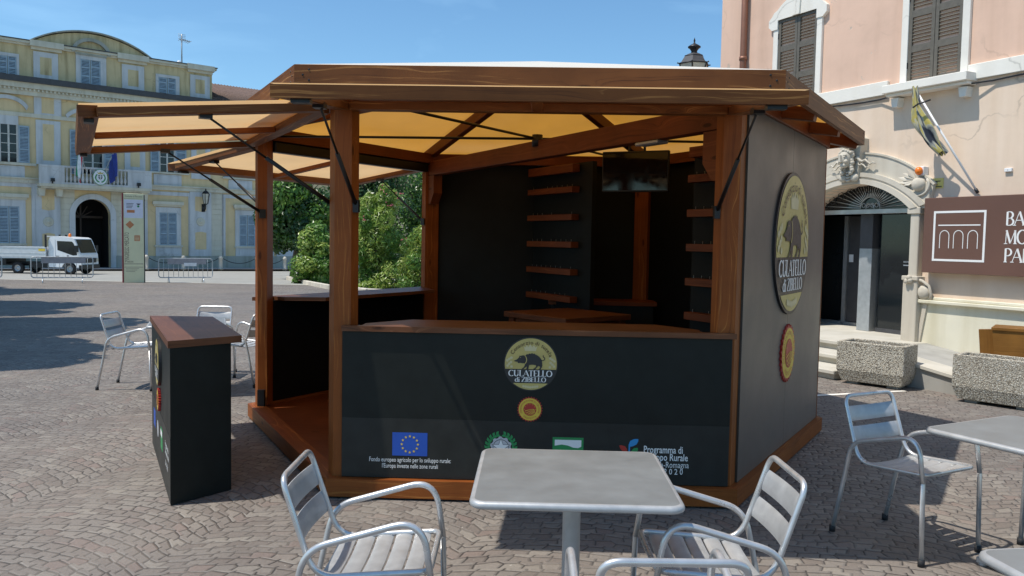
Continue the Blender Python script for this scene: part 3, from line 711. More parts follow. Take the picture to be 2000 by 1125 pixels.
# serving counters with mitred wooden tops
def counter(a, front=True):
    mb = MB(M_PANEL); mb.M = FM(a, AP)
    mb.box(-1.165, 1.205, -.012, .02, .127, 1.031, 2); mb.mat(M_LINING).box(-1.09, 1.09, .021, .05, .127, 1.031, 2)
    c = mb.build('counter', kiosk, .002)
    mb = MB(M_WOODT); mb.M = FM(a, AP)
    mb.vprism([(-1.165, -.035), (1.225, -.035), (1.19, .02), (1.03, .02), (1.03, .16), (.80, .43), (-.80, .43), (-1.05, .13), (-1.05, .02), (-1.165, .02)], 1.033, 1.066); mb.build('counter_top', c, .004)
    return c
c_front = counter(270); counter(150)
Y0 = -.0122
mb = MB(M_PANEL2); mb.M = FM(270, AP); mb.box(-1.163, 1.203, Y0-.0015, Y0, .13, .498); mb.build('lower_print_band', c_front)
mb = MB(); mb.M = FM(270, AP); emblem(mb, -.009, .853, .165, Y0-.0003, .003); mb.build('round_badge', c_front)
mb = MB(); mb.M = FM(270, AP); seal(mb, -.009, .575, .079, Y0-.0003, .003); mb.build('quality_seal', c_front)
YB = Y0-.0016
mb = MB(M_EUB); mb.M = FM(270, AP); mb.box(-.850, -.634, YB-.0015, YB, .268, .412); mb.mat(M_YELP)
for i in range(12): mb.poly(star(-.742+.050*math.cos(PI/6*i), .340+.050*math.sin(PI/6*i), .0095), YB-.003)
mb.build('european_flag_print', c_front)
mb = MB(M_LETW); mb.M = FM(270, AP)
put_text(mb, 'Fondo europeo agricolo per lo sviluppo rurale:', -.740, .229, .040, YB-.001, 'c', .504, .002); put_text(mb, "l'Europa investe nelle zone rurali", -.740, .191, .040, YB-.001, 'c', .345, .002)
mb.build('funding_caption', c_front)
mb = MB(M_GREYP); mb.M = FM(270, AP); ex, ez = -.182, .335
pts = []
for i in range(40): aa = 2*PI*i/40; r = .068 if (i//2) % 2 else .060; pts.append((ex+r*math.cos(aa), ez+r*math.sin(aa)))
mb.poly(pts, YB-.001); mb.mat(M_PANEL2).poly(arc(ex, ez, .050, 0, 360, 24)[:-1], YB-.002); mb.mat(M_GREYP).poly(arc(ex, ez, .047, 0, 360, 24)[:-1], YB-.003)
mb.mat(M_PANEL2).poly(star(ex, ez, .060), YB-.004); mb.mat(M_LETW).poly(star(ex, ez, .054), YB-.005)
mb.mat(M_GREENP)
for s_ in (-1, 1):
    for i in range(9):
        aa = R_(90+s_*(22+i*15)); r = .083; bx, bz = ex+r*math.cos(aa), ez+r*math.sin(aa)
        for q in (-1, 1):
            d = aa+s_*PI/2*0-s_*PI/2+q*.6; tip = (bx+.030*math.cos(d), bz+.030*math.sin(d)); nx, nz_ = -.009*math.sin(d), .009*math.cos(d); mx_ = ((bx+tip[0])/2, (bz+tip[1])/2)
            mb.poly([(bx, bz), (mx_[0]+nx, mx_[1]+nz_), tip, (mx_[0]-nx, mx_[1]-nz_)], YB-.002-.0002*i-.0001*(q+1))
mb.mat(M_RED).poly([(ex-.075, ez-.085), (ex+.075, ez-.085), (ex+.06, ez-.062), (ex-.06, ez-.062)], YB-.006)
mb.build('republic_emblem', c_front)
mb = MB(M_GREENP); mb.M = FM(270, AP); mb.box(.134, .322, YB-.0012, YB, .245, .407)
mb.mat(M_LETW).poly([(.147, .392), (.309, .392), (.309, .352), (.29, .343), (.26, .345), (.225, .358), (.19, .363), (.147, .355)], YB-.0025)
put_text(mb, 'Regione Emilia-Romagna', .228, .215, .03, YB-.002, 'c', .22); mb.build('region_logo', c_front)
mb = MB(M_CYAN); mb.M = FM(270, AP)
mb.poly([(.597, .30), (.597, .372), (.606, .396), (.63, .408), (.655, .408), (.655, .395), (.645, .375), (.622, .362), (.606, .36), (.606, .30)], YB-.001)
mb.mat(M_RED).poly([(.590, .325), (.588, .345), (.575, .362), (.552, .368), (.54, .366), (.546, .346), (.562, .33)], YB-.001)
mb.mat(M_GREENP).poly([(.614, .318), (.616, .337), (.63, .352), (.652, .355), (.655, .34), (.645, .324)], YB-.001)
mb.mat(M_LETW); put_text(mb, 'Programma di', .690, .325, .062, YB-.001, 'l', .236, .012); put_text(mb, 'Sviluppo Rurale', .690, .279, .062, YB-.001, 'l', .268, .012)
put_text(mb, "dell'Emilia-Romagna", .660, .236, .054, YB-.001, 'l', .305, 0); put_text(mb, '2 0 1 4 - 2 0 2 0', .660, .195, .05, YB-.001, 'l', .27, .008); mb.build('programme_logo', c_front)

# closed walls
def wall(a, u0, u1, m=None):
    mb = MB(m or M_PANEL); mb.M = FM(a, AP); m_ = (u0+u1)/2
    mb.box(u0, m_-.0015, -.014, .02, .127, 2.455, 2); mb.box(m_+.0015, u1, -.014, .02, .127, 2.455, 2)
    w = mb.build('wall_panel', kiosk, .001)
    mb = MB(M_LINING); mb.M = FM(a, AP); mb.box(u0+.05, u1-.05, .021, .03, .127, 2.431, 2); mb.build('shade_lining', w)  # inner board added to carry the darkened inside black
    return w
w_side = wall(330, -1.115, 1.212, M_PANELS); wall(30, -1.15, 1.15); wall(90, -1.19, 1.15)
mb = MB(M_WOOD); mb.M = FM(330, AP); mb.box(1.213, 1.232, -.016, .10, .127, 2.42); mb.build('corner_trim', w_side)
mb = MB(); mb.M = FM(330, AP); emblem(mb, .045, 1.615, .515, -.0145, .018); mb.build('round_badge', w_side)
mb = MB(); mb.M = FM(330, AP); seal(mb, .045, .812, .215, -.0145, .014); mb.build('quality_seal', w_side)
# inner partition carrying bottle racks, doorway in the middle
RK = Matrix.Translation((-.03, 2.07, 0)) @ Matrix.Rotation(R_(-60), 4, 'Z')
for s0, s1, zl, sh in ((.0, 1.16, 2.38, (.02, .93)), (2.66, 3.60, 2.38, (2.69, 3.58))):
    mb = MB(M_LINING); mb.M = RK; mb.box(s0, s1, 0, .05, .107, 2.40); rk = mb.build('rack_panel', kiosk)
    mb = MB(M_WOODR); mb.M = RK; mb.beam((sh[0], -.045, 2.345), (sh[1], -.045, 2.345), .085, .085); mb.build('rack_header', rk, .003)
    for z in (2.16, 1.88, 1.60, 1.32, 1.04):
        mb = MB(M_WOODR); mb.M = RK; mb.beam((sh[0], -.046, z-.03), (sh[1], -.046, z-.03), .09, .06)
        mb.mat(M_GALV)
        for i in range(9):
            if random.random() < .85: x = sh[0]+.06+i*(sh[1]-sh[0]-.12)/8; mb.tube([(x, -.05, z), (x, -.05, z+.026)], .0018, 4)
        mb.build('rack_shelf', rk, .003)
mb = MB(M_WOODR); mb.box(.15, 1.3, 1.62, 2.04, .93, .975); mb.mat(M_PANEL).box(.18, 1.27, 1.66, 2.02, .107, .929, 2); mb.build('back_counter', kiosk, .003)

# ------------------------------------------------------------------ things inside the kiosk
def kw(x, y, z=0): c, s_ = math.cos(KYAW), math.sin(KYAW); return V((KX+c*x-s_*y, KY+s_*x+c*y, z))
t = thing('high_table', 'square brown wooden high table standing inside the kiosk behind its counter', 'table', (.53, 7.78, .107), R_(40))
mb = MB(M_WOODT); mb.box(-.43, .43, -.43, .43, .765, .815); mb.build('tabletop', t, .004)
for sx in (-1, 1):
    for sy in (-1, 1): mb = MB(M_WOODR); mb.box(sx*.36-.035, sx*.36+.035, sy*.36-.035, sy*.36+.035, 0, .763); mb.build('leg', t, .003)
for nm, e in (('apron', 0),):
    mb = MB(M_WOODR); 
    for s_ in (-1, 1): mb.box(-.32, .32, s_*.36-.012, s_*.36+.012, .68, .763); mb.box(s_*.36-.012, s_*.36+.012, -.32, .32, .68, .763)
    mb.build('apron', t)
tp = at_y(1240, 335, 7.45)
t = thing('television', 'black flat television hanging on two rods under the kiosk roof', 'television', tp, R_(-24))
T = Matrix.Rotation(R_(.5), 4, 'X')
mb = MB(M_BLK); mb.M = T; mb.box(-.31, .31, .0, .045, -.185, .185); mb.box(-.2, .2, .045, .08, -.12, .12); mb.build('casing', t, .006)
mb = MB(M_GLOSS); mb.M = T; mb.box(-.298, .298, -.004, -.0005, -.168, .172); mb.build('screen', t)
mb = MB(M_BLK)
for s_ in (-.07, .07): mb.tube([(s_, .06, .05), (s_, .06, 2.66-tp.z)], .012, 6)
mb.build('hanging_rods', t)

# ------------------------------------------------------------------ counter block lifted out of the kiosk
t = thing('counter_block', 'black counter block with wooden top standing apart on the setts left of the kiosk', 'counter', (-1.99, 4.74, 0))
d_ = V((-.457, .889)); n_ = V((.889, .457)); p0 = V((0, 0)); p1 = V((.245, .325)); p3 = d_*1.64; p2 = p1+d_*1.27
mb = MB(M_PANEL); mb.vprism([tuple(p) for p in (p0, p1, p2, p3)], .004, .935, 0); mb.build('body', t, .003)
mb = MB(M_WOODT); q = [p0-d_*.01-n_*.012, p1+n_*.05-d_*.02+V((.012, .0)), p2+n_*.05, p3+d_*.01-n_*.012]; 
th_ = math.atan2(-d_.y, -d_.x); mb.M = Matrix.Rotation(th_, 4, 'Z'); c, s_ = math.cos(-th_), math.sin(-th_)
mb.vprism([(c*p.x-s_*p.y, s_*p.x+c*p.y) for p in q], .937, .980); mb.build('counter_top', t, .004)
FB = Matrix.Translation((0, 0, 0)) @ Matrix.Rotation(math.atan2(-.889, .457), 4, 'Z')
mb = MB(M_PANEL2); mb.M = FB; mb.box(-1.635, -.003, -.0016, -.0002, .006, .40); mb.build('lower_print_band', t)
mb = MB(); mb.M = FB; emblem(mb, -.80, .745, .16, -.0003, .018); mb.build('round_badge', t)
mb = MB(); mb.M = FB; seal(mb, -.80, .49, .078, -.0003, .016); mb.build('quality_seal', t)
mb = MB(M_EUB); mb.M = FB; mb.box(-1.42, -1.24, -.003, -.0017, .20, .32); mb.build('european_flag_print', t)
mb = MB(M_GREYP); mb.M = FB; mb.poly(arc(-1.0, .25, .06, 0, 360, 20)[:-1], -.003); mb.build('republic_emblem', t)
mb = MB(M_GREENP); mb.M = FB; mb.box(-.74, -.58, -.003, -.0017, .18, .32); mb.mat(M_LETW).poly([(-.73, .31), (-.59, .31), (-.59, .27), (-.73, .27)], -.0045); mb.build('region_logo', t)
mb = MB(M_LETW); mb.M = FB
mb.box(-.37, -.366, -.003, -.0017, .15, .33) if False else put_text(mb, 'Programma di', -.36, .28, .052, -.003, 'l', .24, .01); put_text(mb, 'Sviluppo Rurale', -.36, .235, .052, -.003, 'l', .26, .01); mb.build('programme_lettering', t); mb = MB(M_LETW); mb.M = FB; put_text(mb, '2014-2020', -.36, .16, .05, -.003, 'l', .2, .0); mb.build('programme_years', t)

# ================================================================== CHAIRS AND TABLES
def make_chair(label):
    t = thing('cafe_chair', label, 'chair', group='aluminium cafe chairs')
    for s_ in (-1, 1):
        y = .232*s_; yi = .222*s_
        pts = roundpath([(.285, y, .01), (.272, y, .42), (.235, y, .652), (-.205, y, .535), (-.245, yi, .36), (-.325, yi, .01)], [0, .3, .17, .15, .2, 0], 9)
        mb = MB(M_TUBE); mb.tube(pts, .0128, 10); fr = mb.build('arm_frame', t)
        for x, z, yy in ((.285, 0, y), (-.325, 0, yi)):
            mb = MB(M_RUBBER); mb.lathe([(0, .0), (.018, .0), (.018, .035), (.0, .036)], (x, yy, 0), 10); mb.build('rubber_foot', fr)
    loop = [(.262, .2, .455), (.262, -.2, .455), (-.175, -.2, .425), (-.300, -.195, .77), (-.300, .195, .77), (-.175, .2, .425)]
    pts = roundloop(loop, [.05, .05, .09, .055, .055, .09], 7)
    mb = MB(M_TUBE); mb.tube(pts, .0118, 10, True)
    mb.build('seat_and_back_tube', t)
    mb = MB(M_ALU)
    def slat(P0, e, n, hw, th=.006, sag=.016, crown=.010):     # P0 centre, e across the slat, n normal
        P0, e, n = V(P0), V(e), V(n); nu, nv = 10, 6
        def f(u, v, off): 
            y = -.197+.394*u; a = 2*v-1
            return P0+V((0, y, 0))+e*hw*a-n*(sag*(1-(2*u-1)**2)) - n*crown*(a*a*a*a) + n*off
        mb.grid(lambda u, v: f(u, v, 0), nu, nv); mb.grid(lambda u, v: f(1-u, v, -th), nu, nv)
        for v in (0, 1):
            mb.grid(lambda u, w, v=v: f(u if v == 0 else 1-u, v, -th*(1-w) if True else 0), nu, 1)
    for i in range(5):
        x = .190-i*.080; slat((x, 0, .455-.030*(.262-x)/.437), (1, 0, 0), (0, 0, 1), .0345, sag=.014, crown=.006)
    mb.build('seat', t)
    mb = MB(M_ALU)
    bx = V((-.300, 0, .77)); bd = (V((-.175, 0, .425))-bx).normalized(); bn = V((-bd.z, 0, bd.x)); bn = bn if bn.x > 0 else -bn
    for q in (.098, .212): slat(bx+bd*q, bd*-1, bn, .042, sag=.03, crown=.006)
    mb.build('backrest', t)
    t.scale = (.915, 1, 1)
    return t
chairs = [ # x, y, facing angle, label
 (-.505, 2.96, 0, 'aluminium chair left of the near grey table, its back towards the counter block'),
 (.765, 3.00, 180, 'aluminium chair at the right end of the near grey table, seat half shaded'),
 (.435, 2.36, 91, 'aluminium chair nearest the camera, only its back hoop and arms in view'),
 (2.165, 4.365, -62, 'aluminium chair on the setts between the kiosk and the reflective right hand table'),
 (3.13, 4.28, 208, 'aluminium chair at the right picture edge, only one leg showing'),
 (-3.92, 8.49, 0, 'aluminium chair left of the far table, on the setts beyond the counter block'),
 (-3.45, 9.22, -90, 'aluminium chair behind the far table, seen from its front'),
 (-2.93, 8.86, 164, 'aluminium chair between the counter block and the kiosk corner post'),
 (-2.62, 9.85, 200, 'aluminium chair furthest back, mostly hidden behind the kiosk corner post'),
]
ch0 = make_chair(chairs[0][3])
for i, (x, y, a, lab) in enumerate(chairs):
    if i == 0: ch0.location = (x, y, 0); ch0.rotation_euler = (0, 0, R_(a))
    else: dup(ch0, (x, y, 0), R_(a), lab)
def make_table(label):
    t = thing('cafe_table', label, 'table', group='square metal cafe tables')
    def rr(h, r): 
        o = []
        for cx, cy, a in ((h-r, h-r, 0), (-h+r, h-r, 90), (-h+r, -h+r, 180), (h-r, -h+r, 270)):
            o += [(cx+r*math.cos(R_(a+18*i)), cy+r*math.sin(R_(a+18*i))) for i in range(6)]
        return o
    mb = MB(M_TABLE); lv = [(.350, .7195), (.358, .719), (.365, .714), (.368, .706), (.366, .697), (.358, .692), (.342, .692)]
    rings = [[(x, y, z) for x, y in rr(h, .03+max(0, h-.342))] for h, z in lv]; n = len(rings[0])
    mb.add(rings[0], [list(range(n))]); vs = [p for r in rings for p in r]
    mb.mat(M_ALU); mb.add(vs, [(i*n+k, (i+1)*n+k, (i+1)*n+(k+1) % n, i*n+(k+1) % n) for i in range(len(rings)-1) for k in range(n)], None, True); mb.add(rings[-1][::-1], [list(range(n))]); mb.build('tabletop', t)
    mb = MB(M_ALU); mb.lathe([(.0, .66), (.09, .66), (.09, .690), (0, .690)], (0, 0, 0), 20); mb.lathe([(.034, .05), (.034, .662)], (0, 0, 0), 24); mb.build('pedestal', t)
    mb = MB(M_ALU)
    for k in range(4): a = PI/2*k; mb.beam((.03*math.cos(a), .03*math.sin(a), .05), (.27*math.cos(a), .27*math.sin(a), .028), .055, .03)
    for k in range(4): a = PI/2*k; mb.lathe([(0, 0), (.022, 0), (.022, .016), (0, .016)], (.25*math.cos(a), .25*math.sin(a), 0), 10)
    mb.build('cross_base', t, .004); return t
t0 = make_table('square grey metal table in the foreground before the kiosk counter'); t0.location = (.243, 3.06, 0); t0.rotation_euler = (0, 0, R_(-1.5))
dup(t0, (2.53, 3.84, 0), R_(28), 'square metal table with streaky reflections right of the kiosk')
dup(t0, (1.78, 2.05, 0), R_(8), 'square metal table of which only a rounded corner shows at the bottom right')
dup(t0, (-3.28, 8.25, 0), R_(20), 'square metal table far left, half hidden by the black counter block')

# ================================================================== PINK BUILDING (right)
PW = V((5.3, 11.1, 0)); PA = math.atan2(-.889, .459)
PN = V((-math.sin(PA)*-1, -math.cos(PA), 0)); PN = V((-.889, -.459, 0)); PT = V((.459, -.889, 0))
def pw(px, py, off=0.):
    p = on_plane(px, py, PW+PN*off, PN); d = p-PW; return (d.dot(PT), p.z)
def px_t(px, py, off=0): return pw(px, py, off)[0]
house = thing('pink_house', 'pink plastered house with white trim and brown shutters at the right edge', 'building', PW, PA)
T0, T1 = -3.78, 5.5
DC, DW = px_t(1668, 480)+.0, .97                       # door centre and half width
ZF, ZS, ZC = .36, 2.12, 2.50                           # threshold, arch spring, arch crown
def arch_pts(cx, w, zs, rise, n=22):
    R = (w*w+rise*rise)/(2*rise); a = math.degrees(math.asin(min(1, w/R))); return arc(cx, zs+rise-R, R, 90-a, 90+a, n)
mb = MB(M_PINK)                                       # wall split so that the doorway is a real opening
ZB = pw(1740, 172)[1]                                  # string course height
mb.box(T0, T1, 0, .45, ZB, 9.6)
mb.build('upper_wall', house)
mb = MB(M_PEACH)
mb.box(T0, DC-DW, 0, .45, -.05, ZB); mb.box(DC+DW, T1, 0, .45, .88, ZB)
ap = arch_pts(DC, DW, ZS, ZC-ZS)
for i in range(len(ap)-1):
    a, b = ap[i+1], ap[i]; mb.prism([(a[0], a[1]), (b[0], b[1]), (b[0], ZB), (a[0], ZB)], 0, .45)
mb.build('lower_wall', house)
mb = MB(M_CREAM); mb.box(DC+DW+.02, T1, -.035, .45, -.05, .878); mb.build('plinth', house)
mb = MB(M_CREAM)
z0, z1 = pw(1900, 615)[1], pw(1900, 595)[1]
mb.box(DC+DW+.15, T1, -.10, 0, .880, .925); mb.box(DC+DW+.15, T1, -.06, 0, .926, .965); mb.build('plinth_moulding', house, .008)
mb = MB(M_PINK); mb.box(T0, T0+.45, .45, 8, -.05, 9.6); mb.box(T1-.45, T1, .45, 8, -.05, 9.6); mb.box(T0+.45, T1-.45, 7.55, 8, -.05, 9.6); mb.build('end_wall', house)
mb = MB(M_TILE); mb.box(T0-.4, T1+.4, -.6, 8.4, 9.6, 9.75); mb.build('roof', house)
# white string course, stepping round the windows
zc0, zc1 = pw(1680, 195)[1], pw(1680, 169)[1]
W1 = (px_t(1522, 110), px_t(1597, 110)); W2 = (px_t(1777, 80), px_t(1882, 80))
zs2 = pw(1830, 156)[1]
mb = MB(M_WTRIM); mb.box(T0, px_t(1738, 160), -.05, 0, zc0, zc1); mb.box(px_t(1895, 130), T1, -.05, 0, zc0, zc1); mb.build('string_course', house, .006)
def house_window(t0, t1, z0, z1, sill, arched):
    f = .10; mb = MB(M_WTRIM)
    mb.box(t0-f, t0, -.045, 0, z0, z1); mb.box(t1, t1+f, -.045, 0, z0, z1)
    mb.box(t0-f, t1+f, -.045, 0, z1, z1+.12)
    win = mb.build('window', house, .004)
    if arched:
        mb = MB(M_WTRIM); c = (t0+t1)/2
        pts = [(t0-f-.02, z1-.14), (t0-f-.09, z1-.08), (t0-f-.09, z1+.02), (t0-f-.02, z1+.08), (t0-f+.02, z1+.13)]+[p for p in reversed(arch_pts(c, .40, z1+.16, .16, 12))]+[(t1+f-.02, z1+.13), (t1+f+.02, z1+.08), (t1+f+.09, z1+.02), (t1+f+.09, z1-.08), (t1+f+.02, z1-.14), (t1, z1-.14), (t1, z1), (t0, z1), (t0, z1-.14)]
        mb.prism(pts, -.06, -.001); mb.prism([(c-.07, z1+.0), (c+.07, z1+.0), (c+.09, z1+.36), (c-.09, z1+.36)], -.085, -.061); mb.build('window_hood', win, .005)
    if sill:
        mb = MB(M_WTRIM); mb.box(t0-.22, t1+.22, -.24, 0, z0-.11, z0-.002); mb.box(t0-.20, t1+.20, -.18, 0, z0-.15, z0-.111)
        for q in (t0-.10, t1+.10): mb.prism([(q-.06, z0-.17), (q+.06, z0-.17), (q+.04, z0-.29), (q-.04, z0-.29)], -.12, 0)
        mb.build('sill', win, .006)
    m = (t0+t1)/2
    for a, b in ((t0+.004, m-.004), (m+.004, t1-.004)):
        mb = MB(M_GSHUT); w = .048
        mb.box(a, a+w, -.03, .005, z0, z1, 2); mb.box(b-w, b, -.03, .005, z0, z1, 2)
        nrail = 4; hh = (z1-z0)/(nrail-1)
        for i in range(nrail):
            zz = z0+hh*i; mb.box(a+w, b-w, -.028, .004, max(z0, zz-.045), min(z1, zz+.045))
        z = z0+.06
        while z < z1-.06:
            if min(abs(z-(z0+hh*i)) for i in range(nrail)) > .06:
                mb.add([(a+w, -.026, z-.012), (b-w, -.026, z-.012), (b-w, -.006, z+.006), (a+w, -.006, z+.006), (a+w, -.022, z-.017), (b-w, -.022, z-.017), (b-w, -.002, z+.001), (a+w, -.002, z+.001)],
                       [(0, 1, 2, 3), (7, 6, 5, 4), (0, 4, 5, 1), (3, 2, 6, 7)])
            z += .046
        mb.mat(M_DARK).box(a+.01, b-.01, .006, .03, z0, z1)  # black backing paints the shadow lines between the slats
        mb.mat(M_IRON); q = a-.006 if a < m-.1 else b+.006
        for zz in (z0+.25, z1-.25): mb.box(q-.012, q+.012, -.04, -.031, zz-.04, zz+.04)
        mb.build('shutter', win)
zw1 = pw(1560, 30)[1]; zw1b = pw(1560, 60)[1]
z_sill2 = pw(1830, 156)[1]
house_window(W1[0], W1[1], z_sill2, pw(1560, 30)[1], False, True)
house_window(W2[0], W2[1], z_sill2, pw(1560, 30)[1], True, False)
house_window(2.35, 3.15, z_sill2, pw(1560, 30)[1], True, False)
# downpipe
tp_ = px_t(1460, 60); mb = MB(M_COPPER); mb.tube([(tp_, -.075, .1), (tp_, -.075, 9.5)], .055, 12)
for z in (1.2, 2.8, pw(1460, 115)[1], 6.2): mb.lathe([(.055, -.03), (.066, -.03), (.066, .03), (.055, .03)], (tp_, -.075, z), 12)
mb.build('downpipe', house)
# cable under the string course
mb = MB(M_IRON); pts = []
for i in range(31): s_ = i/30; t_ = T0+.9+s_*(T1-T0-1.2); pts.append((t_, -.035 if not (W2[0]-.25 < t_ < W2[1]+.25) else -.10, zc0-.025-.030*abs(math.sin(s_*17))))
mb.tube(pts, .011, 6)
mb.build('wall_cable', house)
# carved stone portal
for s_ in (-1, 1):
    x0, x1 = DC+s_*DW, DC+s_*(DW+.13); mb = MB(M_STONE); mb.box(min(x0, x1), max(x0, x1), -.10, .30, ZF+.82, ZS+.02, 2); mb.box(min(x0, x1)-.05, max(x0, x1)+.035, -.13, .30, ZF-.30, ZF+.81, 2)
    mb.box(min(x0, x1)-.06, max(x0, x1)+.05, -.15, .30, ZF+.81, ZF+.87)
    mb.box(min(x0, x1)+(.03 if s_ > 0 else -.12), max(x0, x1)+(.12 if s_ > 0 else -.03), -.09, 0, ZS+.0, ZS+.34)
    mb.box(min(x0, x1)-.04, max(x0, x1)+.02, -.12, .1, ZS-.07, ZS+.02)
    mb.build('door_jamb', house, .008)
def band(mb, r0, r1, zs0, zs1, c0, c1, y0, y1, n=26):
    A = arch_pts(DC, r0, zs0, c0-zs0, n); B = arch_pts(DC, r1, zs1, c1-zs1, n)
    for i in range(n): mb.prism([A[i], B[i], B[i+1], A[i+1]], y0, y1)
mb = MB(M_STONE)
band(mb, DW, DW+.10, ZS, ZS+.02, ZC, ZC+.07, -.13, .30); band(mb, DW+.10, DW+.135, ZS+.02, ZS+.03, ZC+.07, ZC+.10, -.10, .0); band(mb, DW+.135, DW+.22, ZS+.03, ZS+.06, ZC+.10, ZC+.16, -.115, .0)
band(mb, DW+.22, DW+.29, ZS+.06, ZS+.30, ZC+.16, ZC+.42, -.06, .0); band(mb, DW+.29, DW+.31, ZS+.30, ZS+.32, ZC+.42, ZC+.445, -.075, .0)
portal = mb.build('door_arch', house)
# laurel sprigs, discs and keystone mask
for s_ in (1, -1):
    mb = MB(M_STONE); cx, cz = DC+s_*(DW+.10), ZS+.32
    mb.lathe([(0, -.075), (.05, -.07), (.085, -.045), (.095, 0)], (cx, -.09, cz), 20, 0, 'y'); mb.tube([(cx+.15*math.cos(q), -.10, cz-.02+.13*math.sin(q)) for q in [R_(-100+20*i) if s_ > 0 else R_(280-20*i) for i in range(8)]], .016, 6)
    for q, l in ((150, .20), (170, .24), (128, .19), (188, .22), (205, .16)):
        a = R_(q) if s_ > 0 else PI-R_(q); b = V((cx-s_*.06, -.075, cz+.06)); tip = b+V((math.cos(a)*l, -.05, math.sin(a)*l)); m_ = b.lerp(tip, .6); pn = V((-math.sin(a), 0, math.cos(a)))*.032
        mb.add([tuple(b), tuple(m_+pn+V((0, -.01, 0))), tuple(tip), tuple(m_-pn+V((0, .03, 0)))], [(0, 1, 2, 3), (3, 2, 1, 0)])
    mb.build('laurel_ornament', portal)
    mb = MB(M_STONE); cx, cz = DC+s_*(DW+.22), ZF+.66
    mb.lathe([(0, -.08), (.05, -.075), (.09, -.05), (.10, 0)], (cx, -.04, cz), 20, 0, 'y'); mb.tube([(cx-s_*.10, -.1, cz+.17), (cx, -.1, cz+.15), (cx+s_*.09, -.09, cz+.09), (cx+s_*.12, -.08, cz-.02), (cx+s_*.09, -.06, cz-.13)], .02, 6)
    for q in range(5): mb.ball((cx-s_*(.16+.03*math.sin(q*2)), -.16, cz+.16+.03*math.cos(q*2.2)), .035, 8, 6)
    mb.prism([(cx+s_*.0, cz-.1), (cx+s_*.06, cz-.1), (cx-s_*.08, ZF-.3), (cx-s_*.12, ZF-.3)], -.06, -.036)
    mb.build('foot_ornament', portal)
mb = MB(M_STONE); kx, kz = DC, ZC+.05
mb.prism([(kx-.13, kz), (kx+.13, kz), (kx+.18, kz+.58), (kx+.06, kz+.66), (kx-.06, kz+.66), (kx-.18, kz+.58)], -.15, 0)
mb.ball((kx, -.24, kz+.30), .105, 18, 14, (.86, .9, 1.25))                     # head
mb.ball((kx, -.29, kz+.20), .055, 12, 8, (.9, .8, .7)); mb.prism([(kx-.022, kz+.245), (kx+.022, kz+.245), (kx+.008, kz+.34), (kx-.008, kz+.34)], -.375, -.31)
for s_ in (-1, 1):
    mb.ball((kx+s_*.045, -.317, kz+.345), .026, 8, 6, (1.3, .6, .6)); mb.ball((kx+s_*.042, -.322, kz+.318), .015, 8, 6); mb.ball((kx+s_*.052, -.30, kz+.255), .03, 8, 6)
    for i in range(9):                                                        # curls and tails of hair
        mb.ball((kx+s_*(.085+.012*math.sin(i*2.1)), -.22, kz+.38-.035*i), .034, 8, 6)
    mb.tube([(kx+s_*(.09+.038*i), -.16+.006*i, kz+.30-.012*i+.022*math.sin(i*1.9)) for i in range(9)], .026, 7, False, .008)
    mb.tube([(kx+s_*(.09+.034*i), -.14, kz+.24-.012*i+.018*math.cos(i*1.9)) for i in range(8)], .02, 7, False, .006)
    mb.prism([(kx+s_*.04, kz+.42), (kx+s_*.10, kz+.44), (kx+s_*.20, kz+.60), (kx+s_*.10, kz+.56)], -.26, -.20)   # wings
    mb.lathe([(0, -.05), (.03, -.05), (.055, -.03), (.06, 0)], (kx+s_*.10, -.16, kz+.03), 14, 0, 'y')               # volutes
for i in range(7): mb.ball((kx+(i-3)*.03, -.29+.012*abs(i-3), kz+.415-.012*abs(i-3)), .027, 8, 6)
mb.ball((kx, -.2, kz+.5), .09, 12, 8, (1.2, .7, .9))
for i in range(4): mb.tube([(kx-.05, -.17, kz+.13-.04*i), (kx, -.20, kz+.105-.04*i), (kx+.05, -.17, kz+.13-.04*i)], .014, 6)
o = mb.build('keystone_mask', portal); 
# fanlight, glazed entrance
YD = .32
mb = MB(M_STEELW); mb.box(DC-DW, DC+DW, YD-.05, YD, ZS-.035, ZS+.03); mb.build('transom', house, .003)
mb = MB(M_STEELW); hb = (DC, ZS+.04)
for i in range(25):
    a = R_(4+172*i/24); r1 = .80
    # stop at the arch
    rr = .2
    while rr < 1.2:
        x, z = hb[0]+rr*math.cos(a), hb[1]+rr*math.sin(a)
        if abs(x-DC) >= DW-.02: break
        Rr = (DW*DW+(ZC-ZS)**2)/(2*(ZC-ZS)); zt = ZC-Rr+math.sqrt(max(0, Rr*Rr-(x-DC)**2))
        if z > zt-.015: break
        rr += .01
    mb.tube([(hb[0]+.17*math.cos(a), YD-.02, hb[1]+.17*math.sin(a)), (hb[0]+rr*math.cos(a), YD-.02, hb[1]+rr*math.sin(a))], .0065, 5)
for r in (.07, .17): mb.tube([(hb[0]+r*math.cos(R_(q)), YD-.02, hb[1]+r*math.sin(R_(q))) for q in range(0, 181, 12)], .008, 5)
for q in (-.11, -.04, .04, .11): mb.tube([(hb[0]+q+.03*math.cos(R_(w)), YD-.02, hb[1]+.05+.03*math.sin(R_(w))) for w in range(0, 361, 40)], .006, 5)
mb.build('fanlight_grille', house)
mb = MB(M_IRON)
AR = arch_pts(DC, DW-.04, ZS+.06, ZC-ZS-.06, 24)
for i in range(2, 24, 2): x, z = AR[i]; mb.tube([(x+.055*math.cos(R_(q)), YD-.06, z-.06+.055*math.sin(R_(q))) for q in range(0, 361, 30)], .006, 5)
mb.build('iron_scrolls', house)
mb = MB(M_GLASS); mb.box(DC-DW, DC+DW, YD+.01, YD+.02, ZS+.03, ZC+.03); mb.box(DC-1.75, DC+DW, YD+.62, YD+.63, ZF, ZS-.035); mb.build('door_glass', house)
